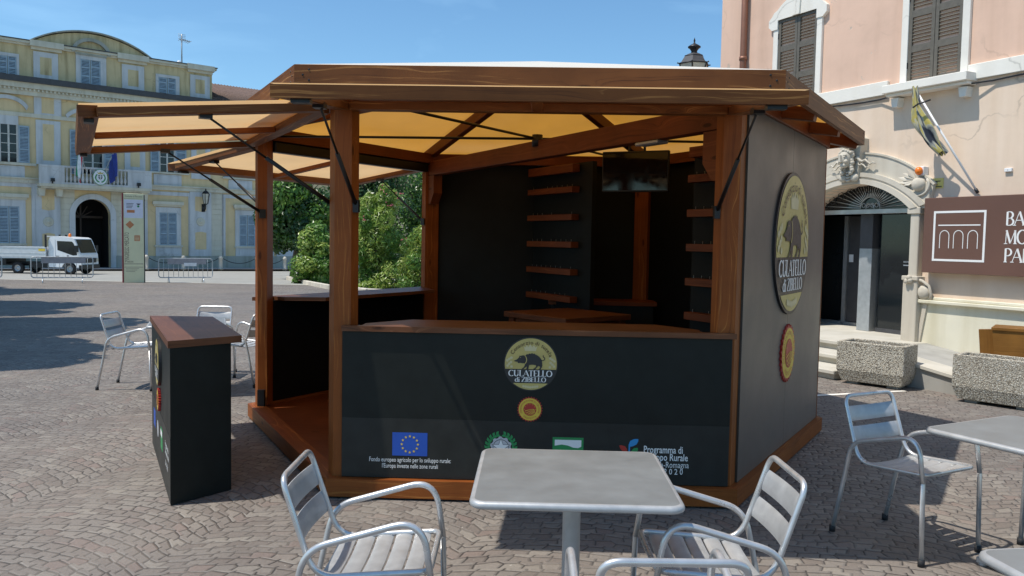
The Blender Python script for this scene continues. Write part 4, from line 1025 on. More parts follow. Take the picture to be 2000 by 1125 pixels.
mb = MB(M_DARK); mb.box(DC-1.9, DC+DW+.1, 3.0, 3.05, 0, 3); mb.box(DC-1.9, DC-1.85, .46, 3, 0, 3); mb.box(DC+DW+.05, DC+DW+.1, .46, 3, 0, 3); mb.box(DC-1.9, DC+DW+.1, .46, 3, 2.75, 2.8); mb.build('entrance_lobby', house)
mb = MB(M_STEELW)
mb.box(DC-.93, DC-.86, YD+.55, YD+.61, ZF, ZS-.036, 2); mb.box(DC-1.75, DC+DW, YD+.55, YD+.60, ZF+.0, ZF+.05); mb.build('door_frame', house)
mb = MB(M_GALV); mb.box(DC-.22, DC+.0, YD+.06, YD+.30, ZF+.002, ZF+1.22, 2); mb.mat(M_DARKST).box(DC-.22, DC+.0, YD+.06, YD+.30, ZF+1.222, ZS-.036, 2); mb.build('entry_pillar', house, .004)  # light below, dark above: sunlit and shaded parts put into the colour
mb = MB(M_GLASS); pts = [(DC+.50+.32*math.cos(R_(q)), YD+.36+.32*math.sin(R_(q))) for q in range(270, 350, 10)]
mb.box(DC+.06, DC+DW-.02, YD+.16, YD+.17, ZF+.05, ZS-.04); mb.mat(M_DARKST).box(DC+.05, DC+DW, YD+.14, YD+.159, ZF, ZF+.06); mb.build('revolving_door', house)
mb = MB(M_LETW); mb.box(DC+.46, DC+.64, YD+.155, YD+.157, ZF+.985, ZF+1.0); put_text(mb, 'entrata', DC+.46, ZF+1.03, .05, YD+.155, 'l', .17, .01); mb.mat(M_PAPER); mb.build('door_lettering', house)
mb = MB(M_DARKST); mb.box(DC-.85, DC-.25, YD+.57, YD+.60, ZF+.06, ZS-.04); mb.build('door_leaf', house)
mb = MB(M_PAPER); mb.box(DC-.82, DC-.74, YD+.555, YD+.56, ZF+1.0, ZF+1.12); mb.build('door_notice', house)
# steps, landing and ramp
LE = DC+DW+.35
mb = MB(M_STEP)
mb.box(T0, LE-.1, -1.05, .95, 0, ZF-.05); mb.box(T0, LE-.06, -1.10, .95, ZF-.05, ZF); mb.box(T0, LE, -1.46, -1.052, 0, .19); mb.box(T0, LE+.04, -1.51, -1.052, .19, .24); mb.box(T0, LE+.05, -1.88, -1.462, 0, .07); mb.box(T0, LE+.09, -1.93, -1.462, .07, .12); mb.build('entrance_steps', house, .008)
mb = MB(M_CONC); a = LE-.098
mb.prism([(a, 0), (T1, 0), (T1, .02), (a+2.6, .02), (a, ZF-.004)], -1.40, -.037)
mb.mat(M_STEP).prism([(a, ZF-.003), (a+2.6, .021), (a+2.6, .055), (a, ZF+.03)], -1.43, -1.05); mb.build('ramp', house, .005)

def onwall(px, py, off): t_, z = pw(px, py, off); return t_, z
# things fixed to the wall
def wthing(name, label, cat, t_, z, off=0.): return thing(name, label, cat, PW+PT*t_+PN*off+V((0, 0, z)), PA)
sx0, sz1 = pw(1806, 387, .14); _, sz0 = pw(1806, 532, .14)
s1 = wthing('shop_sign', 'large brown bank sign with white arches logo on the pink house', 'sign', sx0, sz0, 0)
SH = sz1-sz0; SW = SH*2.55
mb = MB(M_SIGN); mb.box(0, SW, -.14, -.02, 0, SH); mb.build('sign_board', s1, .006)
mb = MB(M_IRON); mb.box(.2, .26, -.02, 0, .2, SH-.2); mb.box(SW-.26, SW-.2, -.02, 0, .2, SH-.2); mb.build('wall_mount', s1)
k = SH/145.
mb = MB(M_LETW); Y = -.143
x0, x1, zb, zt = 21*k*1.0, 108*k, 28*k, 124*k; x0 = .15*SH; x1 = .15*SH+.72*SH; zb = .16*SH; zt = .82*SH; w = .028*SH
for p in ((x0, x1, zb, zb+w), (x0, x1, zt-w, zt), (x0, x0+w, zb+w, zt-w), (x1-w, x1, zb+w, zt-w)): mb.box(p[0], p[1], Y, -.1402, p[2], p[3])
mb.box(x0+.07*SH, x1-.07*SH, Y, -.1402, zb+.465*SH, zb+.48*SH)
for i in range(3):
    cx = x0+(.165+.195*i)*SH; r = .070*SH; pts = [(cx-r, zb+.17*SH)]+[(cx+r*math.cos(R_(180-q)), zb+.335*SH+r*1.05*math.sin(R_(q))) for q in range(0, 181, 15)]+[(cx+r, zb+.17*SH)]
    for j in range(len(pts)-1): a, b = pts[j], pts[j+1]; mb.beam((a[0], -.1418, a[1]), (b[0], -.1418, b[1]), .0024, .014*SH, (0, 1, 0), .003) if False else None
    ins = [(cx+(p[0]-cx)*.86, zb+.17*SH if q in (0, len(pts)-1) else zb+.335*SH+(p[1]-zb-.335*SH)*.86) for q, p in enumerate(pts)]
    for j in range(len(pts)-1): mb.poly([pts[j], pts[j+1], ins[j+1], ins[j]], Y)
for i, wd in enumerate(('BANCA', 'MONTE', 'PARMA')): serif(mb, wd, x1+.245*SH, .625*SH-i*.225*SH, .165*SH, Y, 'l', None, .15, .055)
mb.build('sign_lettering', s1)
t_, z = pw(1797, 334, .1); a_ = wthing('alarm_lamp', 'orange alarm lamp at the upper right of the stone door arch', 'lamp', t_, z, .0)
mb = MB(M_ORANGE); mb.ball((0, -.125, 0), .05, 14, 10, (1, 1, 1.1)); mb.build('lens', a_); mb = MB(M_WHITE); mb.box(-.05, .05, -.1, 0, -.06, .06); mb.build('lamp_base', a_, .006)
t_, z = pw(1831, 358); a_ = wthing('small_sign', 'small yellow sign with black pictogram right of the door arch', 'sign', t_, z)
mb = MB(M_SIGNY); mb.box(-.085, .085, -.012, 0, -.065, .065); mb.build('plate', a_); mb = MB(M_INK)
mb.box(-.05, .05, -.0135, -.0122, .02, .032); mb.box(-.006, .006, -.0135, -.0122, -.025, .019); mb.box(-.07, .07, -.0135, -.0122, -.05, -.038); mb.build('pictogram', a_)
t_, z = pw(1971, 332); a_ = wthing('junction_box', 'small white box on the pink wall above the brown sign', 'box', t_, z)
mb = MB(M_WHITE); mb.box(-.045, .045, -.03, 0, -.022, .022); mb.build('cover', a_, .004); mb = MB(M_GALV); mb.lathe([(0, -.033), (.005, -.033), (.005, -.03)], (0, 0, 0), 8, 0, 'y'); mb.build('screw', a_)
# furled flag on a slanting pole
b_, bz = pw(1910, 377, .03); tp_t, tp_z = pw(1786, 172, .42)
a_ = wthing('furled_flag', 'faded yellow and blue flag wrapped round a white pole on the pink house', 'flag', b_, bz)
tipv = V((tp_t-b_, -.42, tp_z-bz)); basev = V((0, -.03, 0))
mb = MB(M_WHITE); mb.tube([basev, basev.lerp(tipv, .93)], .014, 8); mb.mat(M_IRON).tube([basev, basev.lerp(tipv, .04)], .02, 8); mb.build('pole', a_)
mb = MB(M_FURL); 
cA = V((tp_t-b_, -.42, tp_z-bz)); cB = V((pw(1840, 300, .25)[0]-b_, -.25, pw(1840, 300, .25)[1]-bz))
def cloth(u, v):
    c = cA.lerp(cB, u)+V((-.07*math.sin(PI*u), -.03*math.sin(PI*u), -.03*math.sin(PI*u)))
    w = .03+.015*min(1, u/.2) if u < .27 else .045+.05*math.sin(PI*min(1, (u-.27)/.73*.86+.06))
    a = 2*PI*v; f = 1+.30*math.sin(5*a+4*u)+.2*math.sin(3*a-7*u)
    return c+V((math.cos(a)*w*f, math.sin(a)*w*.6*f, .03*math.sin(a*3+u*5)))
mb.grid(cloth, 30, 44, uv=(2.2, 9)); mb.build('cloth', a_)
mb = MB(M_INK); q = V(cloth(.12, 0)); c_ = V((tp_t-b_, -.42, tp_z-bz)).lerp(V((pw(1838, 298, .3)[0]-b_, -.28, pw(1838, 298, .3)[1]-bz)), .28)
mb.tube([c_+V((-.06, -.09, -.02)), c_+V((.02, -.11, .01)), c_+V((.16, -.06, .05))], .012, 6); mb.build('tie_strap', a_)

# planters in front of the house
def planter(loc, rz, label, L=.78, Wd=.36, H=.50):
    t = thing('concrete_planter', label, 'planter', loc, rz, 'exposed aggregate planters')
    def ring(i, z, dz=0): a, b = L/2-i, Wd/2-i; return [(-a, -b, z), (a, -b, z), (a, b, z), (-a, b, z)]
    lv = [ring(.045, .035), ring(0, .17), ring(0, H), ring(.05, H), ring(.05, H-.09)]
    mb = MB(M_AGG); vs = [p for r in lv for p in r]; fs = [(3, 2, 1, 0)]
    for i in range(4):
        for k in range(4): fs.append((i*4+k, i*4+(k+1) % 4, (i+1)*4+(k+1) % 4, (i+1)*4+k))
    mb.add(vs, fs); mb.build('tub', t, .006)
    mb = MB(M_SOIL); mb.box(-L/2+.051, L/2-.051, -Wd/2+.051, Wd/2-.051, H-.14, H-.10); mb.build('soil', t)
    for s_ in (-1, 1): mb = MB(M_CONC); mb.box(s_*L*.3-.06, s_*L*.3+.06, -Wd/2+.1, Wd/2-.1, 0, .036); mb.build('foot', t)
    return t
planter((4.25, 9.44, 0), R_(-45), 'empty exposed aggregate concrete planter beside the entrance steps', .76, .42, .50)
planter((5.03, 8.33, 0), R_(-48), 'empty exposed aggregate concrete planter cut by the right picture edge', .80, .36, .50)
p_ = at_y(1962, 700, 9.2)
t = thing('wooden_box', 'tapered brown wooden box standing behind the right concrete planter', 'planter box', (5.86, 8.98, .0), R_(-36))
mb = MB(M_PALEW)
for y0, y1 in ((-.20, -.17), (.17, .20)): mb.prism([(-.40, .10), (.40, .10), (.46, .70), (-.46, .70)], y0, y1)
for s_ in (-1, 1): mb.beam((s_*.39, 0, .10), (s_*.445, 0, .70), .34, .028, (0, 1, 0))
mb.build('sides', t, .003)
mb = MB(M_PALEW); mb.box(-.47, .47, -.215, .215, .702, .735) ; mb.build('lid', t, .003)
for s_ in (-1, 1): mb = MB(M_WOODR); mb.box(s_*.33-.03, s_*.33+.03, -.16, .16, 0, .099); mb.build('foot', t)
# thin white line painted on the setts
a, b = on_ground(1590, 773), on_ground(1768, 764); n = V((-(b-a).y, (b-a).x, 0)).normalized()*.035
mb = MB(M_WTRIM); mb.add([tuple(a-n+V((0, 0, .004))), tuple(b-n*.8+V((0, 0, .004))), tuple(b+n*.8+V((0, 0, .004))), tuple(a+n+V((0, 0, .004)))], [(0, 1, 2, 3)])
g = mb.build('painted_line'); struct(g)

# street lantern behind the kiosk
lp = at_y(1355, 128, 13.6)
t = thing('street_lantern', 'old iron street lantern showing above the kiosk roof beside the pink house', 'street lamp', (lp.x, lp.y, gz(13.6)), 0)
zb = lp.z-gz(13.6)-.285
mb = MB(M_IRON); mb.lathe([(0, 0), (.16, 0), (.16, .25), (.10, .32), (.085, .9), (.06, .95), (.05, zb-.35), (.07, zb-.3), (.045, zb-.2), (.03, zb-.02), (.09, zb)], (0, 0, 0), 14); mb.build('pole', t)
mb = MB(M_LAMPG); mb.lathe([(.14, zb+.01), (.245, zb+.30)], (0, 0, 0), 6, R_(12)); mb.build('glass', t)
mb = MB(M_IRON)
for i in range(6): a = R_(12+60*i); mb.tube([(.145*math.cos(a), .145*math.sin(a), zb), (.25*math.cos(a), .25*math.sin(a), zb+.30), (.29*math.cos(a), .29*math.sin(a), zb+.31)], .013, 5)
for r, z in ((.25, zb+.305), (.145, zb+.005), (.155, zb+.43)):
    mb.tube([(r*math.cos(R_(12+60*i)), r*math.sin(R_(12+60*i)), z) for i in range(7)], .013, 5)
mb.build('lantern_frame', t)
mb = MB(M_DARKST); mb.lathe([(.245, zb+.308), (.215, zb+.34), (.16, zb+.43), (.12, zb+.46), (.05, zb+.49)], (0, 0, 0), 6, R_(12)); mb.build('lantern_roof', t)
mb = MB(M_IRON); mb.lathe([(.05, zb+.48), (.05, zb+.52), (.075, zb+.555), (.105, zb+.575), (.105, zb+.59), (.06, zb+.62), (.02, zb+.64), (.012, zb+.66), (.016, zb+.69), (.0, zb+.74)], (0, 0, 0), 14); mb.build('finial', t)

# ================================================================== YELLOW TOWN HALL (far left)
HD = 52.; h0 = at_y(182, 520, HD); HG = gz(HD); HP = V((h0.x, HD, HG)); HA = math.atan2(.643, .766)
HT = V((.766, .643, 0)); HN = V((.643, -.766, 0))
def th(px, py, off=0.):
    p = on_plane(px, py, HP+HN*off, HN); d = p-HP; return d.dot(HT), p.z-HG
def rect(x0, y0, x1, y1):
    ym, xm = (y0+y1)/2, (x0+x1)/2; return th(x0, ym)[0], th(x1, ym)[0], th(xm, y1)[1], th(xm, y0)[1]
hall = thing('town_hall', 'long yellow palace with grey white stucco, arched doorway and curved gable across the square', 'building', HP, HA)
zcor = th(176, 174)[1]; zst = th(250, 364)[1]
def rb(mb, x0, y0, x1, y1, d0, d1): a, b, c, e = rect(x0, y0, x1, y1); mb.box(a, b, -d1, -d0, c, e)
X0, X1 = -26, 32.
dw0, dw1, _, _ = rect(147, 420, 216, 500); dc = (dw0+dw1)/2; dhw = (dw1-dw0)/2
dz1 = th(182, 389)[1]; dsp = dz1-dhw
zplin = th(400, 500)[1]
mb = MB(M_YEL); mb.box(X0, dw0, 0, .5, 0, zcor); mb.box(dw1, X1, 0, .5, 0, zcor)
A = arc(dc, dsp, dhw, 0, 180, 20)
for i in range(20): mb.prism([A[i], A[i+1], (A[i+1][0], zcor), (A[i][0], zcor)], 0, .5)
mb.build('wall', hall)
mb = MB(M_YEL); mb.box(X0, X0+.5, .5, 14, 0, zcor); mb.box(X1-.5, X1, .5, 14, 0, zcor); mb.box(X0+.5, X1-.5, 13.5, 14, 0, zcor); mb.build('rear_wall', hall)
aL, aR = X0, th(414, 165)[0]; zat = th(350, 123)[1]
mb = MB(M_YEL2); gx0, gx1, gxc = th(62, 77)[0], th(290, 113)[0], th(172, 90)[0]; gz1 = th(160, 61)[1]; gw = (gx1-gx0)/2; gxc = (gx0+gx1)/2
mb.box(aL, aR, .0, 9, zcor+.25, zat-.32); att = mb.build('attic', hall)
def gar(w, z0, rise, n=26): R = (w*w+rise*rise)/(2*rise); a = math.degrees(math.asin(w/R)); return arc(gxc, z0+rise-R, R, 90-a, 90+a, n)
mb = MB(M_YEL2); mb.prism(gar(gw, zat, gz1-zat-.1), -.02, 1.5); mb.build('curved_gable', att)
mb = MB(M_PLIN); G = gar(gw+.05, zat+.02, gz1-zat-.05); G2 = gar(gw+.16, zat+.02, gz1-zat+.03)
for i in range(26): mb.prism([G[i], G2[i], G2[i+1], G[i+1]], -.22, 1.6)
mb.build('gable_capping', att)
mb = MB(M_RUST); mb.box(aL, aR+.12, -.12, 9.1, zat-.319, zat-.2); mb.box(aL, aR+.25, -.25, 9.2, zat-.199, zat-.06); mb.build('attic_cornice', att)
mb = MB(M_DARKST); mb.box(aL, aR+.30, -.30, 9.25, zat-.058, zat); mb.build('attic_gutter', att)
# main cornice with small dentils
mb = MB(M_RUST); mb.box(X0, X1, -.25, 0, zcor-.85, zcor-.45); mb.box(X0, X1, -.42, .5, zcor-.449, zcor-.12)
x = X0+.1
while x < 14: mb.box(x, x+.10, -.36, -.251, zcor-.60, zcor-.46); x += .22
mb.build('cornice', hall)
mb = MB(M_DARKST); mb.box(X0, X1, -.60, .7, zcor-.119, zcor+.22); mb.build('gutter', hall)
mb = MB(M_TILE)
mb.add([(aR+.01, -.5, zcor+.23), (X1, -.5, zcor+.23), (X1, 7, zcor+2.6), (aR+.01, 7, zcor+2.6), (X1, 14, zcor+.23), (aR+.01, 14, zcor+.23)], [(0, 1, 2, 3), (3, 2, 4, 5), (0, 3, 5), (1, 4, 2)])
x = aR+.12
while x < 18:
    mb.tube([(x, -.5, zcor+.26), (x, 7, zcor+2.63)], .075, 6); x += .24
mb.build('tiled_roof', hall)
# string course, plinth, rustication
mb = MB(M_RUST); mb.box(X0, X1, -.14, 0, zst-.12, zst+.12); mb.box(X0, X1, -.22, 0, zst+.121, zst+.20); mb.build('string_course', hall)
mb = MB(M_RUST); mb.box(X0, X1, -.05, 0, th(60, 262)[1]-.55, th(60, 262)[1]-.05) if False else None
zu1 = th(100, 229)[1]; mb.box(X0, X1, -.09, 0, zu1-.13, zu1+.10); mb.build('upper_string_course', hall)
mb = MB(M_PLIN); mb.box(X0, dw0-.3, -.13, 0, 0, zplin); mb.box(dw1+.3, X1, -.13, 0, 0, zplin); mb.build('plinth', hall)
for (a, b) in ((118, 146), (217, 242), (412, 436)):
    mb = MB(M_RUST); mb.box(*rect(a, 430, b, 460)[:2], -.012, 0, zplin+.01, zst-.14); x0, x1, _, _ = rect(a, 430, b, 460); z = zplin+.01
    while z < zst-.3: mb.box(x0, x1, -.05, -.0121, z, z+.33); z += .36
    mb.build('rusticated_blocks', hall)
# door surround, wooden door
mb = MB(M_TRIM); w = .33
mb.box(dw0-w, dw0, -.10, .3, 0, dsp); mb.box(dw1, dw1+w, -.10, .3, 0, dsp)
A1 = arc(dc, dsp, dhw, 0, 180, 24); A2 = arc(dc, dsp, dhw+w, 0, 180, 24)
for i in range(24): mb.prism([A1[i], A2[i], A2[i+1], A1[i+1]], -.10, .3)
mb.build('door_surround', hall)
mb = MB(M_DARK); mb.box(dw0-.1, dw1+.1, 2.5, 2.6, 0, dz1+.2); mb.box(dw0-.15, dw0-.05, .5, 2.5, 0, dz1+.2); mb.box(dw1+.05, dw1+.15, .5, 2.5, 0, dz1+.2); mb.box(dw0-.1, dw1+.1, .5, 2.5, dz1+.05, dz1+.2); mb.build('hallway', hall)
mb = MB(M_DOORW); mb.box(dc-.05-.3, dc+.05-.3, 1.9, 2.0, .1, dz1); 
for i in range(7): a = R_(i*30); mb.beam((dc-.3, 1.95, dsp-.1), (dc-.3+dhw*.8*math.cos(a), 1.95, dsp-.1+dhw*.8*math.sin(a)), .06, .06, (0, 1, 0))
mb.box(dw0, dw1, 1.9, 2.0, dsp-.15, dsp); mb.build('door_leaf', hall)
# pilasters with sunk yellow fields and rosettes
def pilaster(x0, x1):
    a, b, _, _ = rect(x0, 430, x1, 460); m = (a+b)/2; hw = (b-a)*.26
    mb = MB(M_TRIM); mb.box(a, b, -.10, 0, zplin-.05, zst-.13); p = mb.build('pilaster', hall)
    zm = th((x0+x1)/2, 433)[1]; zt, zb = zst-.45, zplin+.45
    mb = MB(M_YEL); mb.prism([(m-hw, zm+.75), (m, zm+.68), (m+hw, zm+.75), (m+hw, zt), (m-hw, zt)], -.104, -.1005); mb.build('sunk_field', p); mb = MB(M_YEL); mb.prism([(m-hw, zb), (m+hw, zb), (m+hw, zm-.75), (m, zm-.68), (m-hw, zm-.75)], -.104, -.1005); mb.build('sunk_field', p)
    mb = MB(M_RUST); mb.lathe([(0, -.06), (.06, -.06), (.08, -.03), (.15, -.05), (.17, -.02), (.24, -.05), (.28, -.045), (.30, 0)], (m, -.10, zm), 20, 0, 'y'); mb.build('rosette', p)
pilaster(70, 118); pilaster(242, 284); pilaster(370, 412); pilaster(540, 580)
def upper_panel(x0, x1, y0, y1, yi0, yi1, inset=.27):
    a, b, c, e = rect(x0, y0, x1, y1); mb = MB(M_TRIM); mb.box(a, b, -.08, 0, c, e); p = mb.build('stucco_panel', hall)
    w = (b-a)*inset; xm = (x0+x1)/2; z0, z1 = th(xm, yi1)[1], th(xm, yi0)[1]
    mb = MB(M_YEL); mb.box(a+w, b-w, -.084, -.0805, z0, z1); mb.build('sunk_field', p)
upper_panel(70, 118, 236, 322, 243, 314); upper_panel(66, 119, 183, 225, 191, 222)
upper_panel(243, 283, 262, 334, 270, 326); upper_panel(243, 283, 208, 250, 215, 246); upper_panel(373, 410, 280, 350, 288, 338)
def att_panel(x0, x1, y0, y1, i0, i1):
    a, b, c, e = rect(x0, y0, x1, y1); mb = MB(M_TRIM); mb.box(a, b, -.08, 0, c, e); p = mb.build('attic_panel', att)
    w = (b-a)*.26; mb = MB(M_YEL2); mb.box(a+w, b-w, -.084, -.0805, c+(e-c)*.2, e-(e-c)*.18); mb.build('sunk_field', p)
att_panel(65, 113, 103, 158, 0, 0); att_panel(238, 281, 128, 179, 0, 0); att_panel(371, 409, 148, 192, 0, 0)
for x0, x1 in ((60, 120), (230, 286), (366, 414)):
    a, b, _, _ = rect(x0, 110, x1, 140); mb = MB(M_RUST); mb.box(a, b, -.14, 0, zat-.50, zat-.32); mb.box(a-.08, b+.08, -.34, -.121, zat-.318, zat+.03); mb.build('attic_pier_cap', att)
# windows
def louvre(mb, a, b, c, e, y):
    w = .07; mb.box(a, a+w, y-.04, y, c, e, 2); mb.box(b-w, b, y-.04, y, c, e, 2)
    for zz in (c, (2*c+e)/3, (c+2*e)/3, e-.09): mb.box(a+w, b-w, y-.038, y, zz, zz+.09)
    mb.mat(M_DARKST); mb.box(a+w, b-w, y-.008, y-.004, c+.05, e-.05); mb.mat(M_BSHUT)
    z = c+.13
    while z < e-.08: mb.add([(a+w, y-.030, z), (b-w, y-.030, z), (b-w, y-.010, z+.055), (a+w, y-.010, z+.055)], [(0, 1, 2, 3)]); z += .085
def hwin(par, glass, shut, frame, hood=None, sill=None, apron=None):
    a, b, c, e = rect(*frame); mb = MB(M_TRIM); g = rect(*(glass or shut[0])) if glass or shut else None
    if shut and not glass: g = (rect(*shut[0])[0], rect(*shut[-1])[1], rect(*shut[0])[2], rect(*shut[0])[3])
    mb.box(a, g[0], -.07, 0, c, e); mb.box(g[1], b, -.07, 0, c, e); mb.box(g[0], g[1], -.07, 0, g[3], e)
    if g[2]-c > .05: mb.box(g[0], g[1], -.07, 0, c, g[2])
    win = mb.build('window', par)
    if hood: a2, b2, c2, e2 = rect(*hood); mb = MB(M_RUST); mb.box(a2, b2, -.24, 0, c2, e2); mb.box(a2+.08, b2-.08, -.15, 0, c2-.12, c2-.001); mb.build('hood', win)
    if sill: a2, b2, c2, e2 = rect(*sill); mb = MB(M_RUST); mb.box(a2, b2, -.16, 0, c2, e2); mb.build('sill', win)
    if apron: a2, b2, c2, e2 = rect(*apron); mb = MB(M_TRIM); mb.box(a2, b2, -.06, 0, c2, e2); mb.box(a2+.25, b2-.25, -.085, -.061, c2+.1, e2-.1); mb.build('apron', win)
    if glass:
        a2, b2, c2, e2 = g; mb = MB(M_GLASS); mb.box(a2, b2, -.012, -.004, c2, e2); mb.build('pane', win)
        mb = MB(M_WINF); m = (a2+b2)/2; mb.box(m-.05, m+.05, -.05, -.013, c2, e2); 
        for q in (a2, b2-.06): mb.box(q, q+.06, -.05, -.013, c2, e2)
        for k in range(1, 4): z = c2+(e2-c2)*k/4; mb.box(a2+.06, m-.05, -.04, -.013, z-.02, z+.02); mb.box(m+.05, b2-.06, -.04, -.013, z-.02, z+.02)
        mb.build('sash', win)
    for s_ in shut or []:
        a2, b2, c2, e2 = rect(*s_); mb = MB(M_BSHUT); louvre(mb, a2, b2, c2, e2, -.011 if not glass else -.075); mb.build('shutter', win)
    return win
# ground floor
for x0, x1, y0, y1 in ((-20, 62, 364, 498), (288, 368, 382, 500), (440, 528, 389, 501)):
    a, b, c, e = rect(x0, y0, x1, y1)
    mb = MB(M_TRIM); 
    for p in ((a-.25, a, c, e), (b, b+.25, c, e), (a-.25, b+.25, e, e+.25)): mb.box(p[0], p[1], -.05, 0, p[2], p[3])
    mb.build('bay_frame', hall)
hwin(hall, None, [(-3, 402, 17, 475), (18, 402, 38, 475)], (-14, 388, 50, 475), (-20, 378, 55, 385), (-16, 475, 52, 479), (-14, 479, 50, 498))
hwin(hall, None, [(311, 415, 327, 479), (328, 415, 345, 479)], (304, 405, 353, 479), (297, 394, 357, 400), (301, 479, 356, 482), (304, 482, 354, 500))
hwin(hall, None, [(467, 420, 482, 481), (483, 420, 498, 481)], (459, 411, 507, 481), (455, 401, 512, 407), (457, 481, 510, 484), (460, 484, 508, 501))
hwin(hall, None, [(606, 428, 620, 485), (621, 428, 634, 485)], (598, 419, 642, 485), (594, 411, 646, 416), (596, 485, 644, 488), (598, 488, 642, 503))
# first floor
def arched_over(par, x0, x1, y): 
    a, b, _, _ = rect(x0, y, x1, y+10); z = th((x0+x1)/2, y)[1]; mb = MB(M_TRIM); m, w = (a+b)/2, (b-a)/2; P1 = arc(m, z, w, 20, 160, 16, .9); P2 = arc(m, z+.22, w+.1, 20, 160, 16, .9)
    for i in range(16): mb.prism([P1[i], P2[i], P2[i+1], P1[i+1]], -.14, 0)
    mb.build('window_arch', par)
hwin(hall, (-1, 243, 34, 316), [(-24, 243, -3, 316), (36, 246, 57, 318)], (-4, 224, 36, 316), None, (-24, 317, 70, 322), (-10, 323, 48, 348)); arched_over(hall, -32, 54, 222)
hwin(hall, (160, 250, 201, 340), [(136, 254, 158, 340), (203, 258, 224, 340)], (158, 240, 203, 340)); arched_over(hall, 128, 232, 246)
hwin(hall, (311, 278, 341, 336), [(293, 277, 310, 336), (343, 281, 363, 337)], (309, 268, 343, 336), None, (290, 337, 368, 340), (300, 341, 354, 362)); arched_over(hall, 288, 370, 268)
hwin(hall, (455, 294, 483, 347), [(437, 293, 453, 347), (485, 297, 501, 348)], (452, 284, 486, 347), None, (434, 348, 504, 351), (446, 352, 492, 371))
# attic
hwin(att, None, [(-3, 108, 14, 146), (15, 108, 32, 148)], (-9, 103, 37, 150))
w_ = hwin(att, None, [(157, 116, 176, 168), (177, 116, 196, 170)], (148, 104, 207, 173))
hwin(att, None, [(309, 151, 326, 187), (327, 151, 343, 188)], (304, 147, 350, 192))
a, b, _, _ = rect(143, 100, 211, 106); z = th(177, 106)[1]; mb = MB(M_PLIN); P1 = arc((a+b)/2, z, (b-a)/2-.08, 0, 180, 18, .75); P2 = arc((a+b)/2, z, (b-a)/2+.12, 0, 180, 18, .95)
for i in range(18): mb.prism([P1[i], P2[i], P2[i+1], P1[i+1]], -.22, 0)
mb.box(a+.1, b-.1, -.16, 0, z-.12, z-.02); mb.build('arched_hood', w_)
# balcony
ba, bb, _, _ = rect(71, 340, 288, 345); bz = th(180, 364)[1]; bt = th(180, 329)[1]
mb = MB(M_RUST); mb.box(ba, bb, -.95, 0, bz-.18, bz); mb.box(ba+.1, bb-.1, -.85, 0, bz-.28, bz-.181)
for q in (78, 112, 246, 278):
    t_ = th(q, 370)[0]; mb.prism([(t_-.15, bz-.75), (t_+.15, bz-.75), (t_+.2, bz-.281), (t_-.2, bz-.281)], -.6, 0)
bal = mb.build('balcony', hall)
mb = MB(M_TRIM); mb.box(ba, bb, -.92, -.70, bt-.12, bt); mb.box(ba, bb, -.92, -.70, bz+.001, bz+.12)
for a_, b_ in ((71, 120), (242, 288)): x0, x1, _, _ = rect(a_, 340, b_, 345); mb.box(x0, x1, -.90, -.72, bz+.12, bt-.121)
mb.build('parapet', bal)
x0, x1 = th(121, 340)[0], th(241, 340)[0]; n = 16; hh = bt-bz-.24
prof = [(.05, 0), (.07, .03), (.05, .06), (.085, .25*hh), (.075, .38*hh), (.04, .55*hh), (.06, .62*hh), (.035, .68*hh), (.06, hh-.04), (.06, hh)]
for i in range(n):
    mb = MB(M_TRIM); mb.lathe(prof, (x0+(i+.5)*(x1-x0)/n, -.81, bz+.12), 8); mb.build('baluster', bal)
for q in (96, 262):
    t_ = th(q, 350)[0]; mb = MB(M_IRON); mb.box(t_-.10, t_+.10, -1.15, -.951, bz+.12, bz+.32); mb.box(t_-.03, t_+.03, -1.0, -.9, bz, bz+.12); mb.build('floodlight', bal)
# city crest hung on the balcony
ct = th(188, 346)[0]; cz = (bz+bt)/2-.02
cr_ = thing('coat_of_arms', 'oval cream coat of arms hung on the balcony of the yellow palace', 'coat of arms', HP+HT*ct+HN*.97+V((0, 0, cz)), HA)
mb = MB(M_PAPER); mb.mat(M_GOLDL).prism(arc(0, 0, .43, 0, 360, 32, .50)[:-1], -.05, 0); mb.mat(M_GREENP).poly(arc(0, 0, .43, 0, 360, 32, .50)[:-1], -.0505); mb.mat(M_PAPER).poly(arc(0, 0, .40, 0, 360, 32, .47)[:-1], -.052); mb.build('shield_plate', cr_)
mb = MB(M_GREENP)
for s_ in (-1, 1):
    for i in range(9): a = R_(-90+s_*(20+i*14)); mb.poly(arc(.27*math.cos(a), .27*math.sin(a)-.04, .045, 0, 360, 8)[:-1], -.054)
mb.mat(M_INK).poly([(-.12, .12), (.12, .12), (.12, -.04), (0, -.18), (-.12, -.04)], -.054); mb.mat(M_LETW).poly([(-.02, .12), (.02, .12), (.02, -.16), (-.02, -.16)], -.056); mb.poly([(-.12, .0), (.12, .0), (.12, .04), (-.12, .04)], -.0562)
mb.mat(M_GOLD).poly([(-.14, .18), (.14, .18), (.18, .33), (.09, .26), (0, .34), (-.09, .26), (-.18, .33)], -.054); mb.build('crest', cr_)
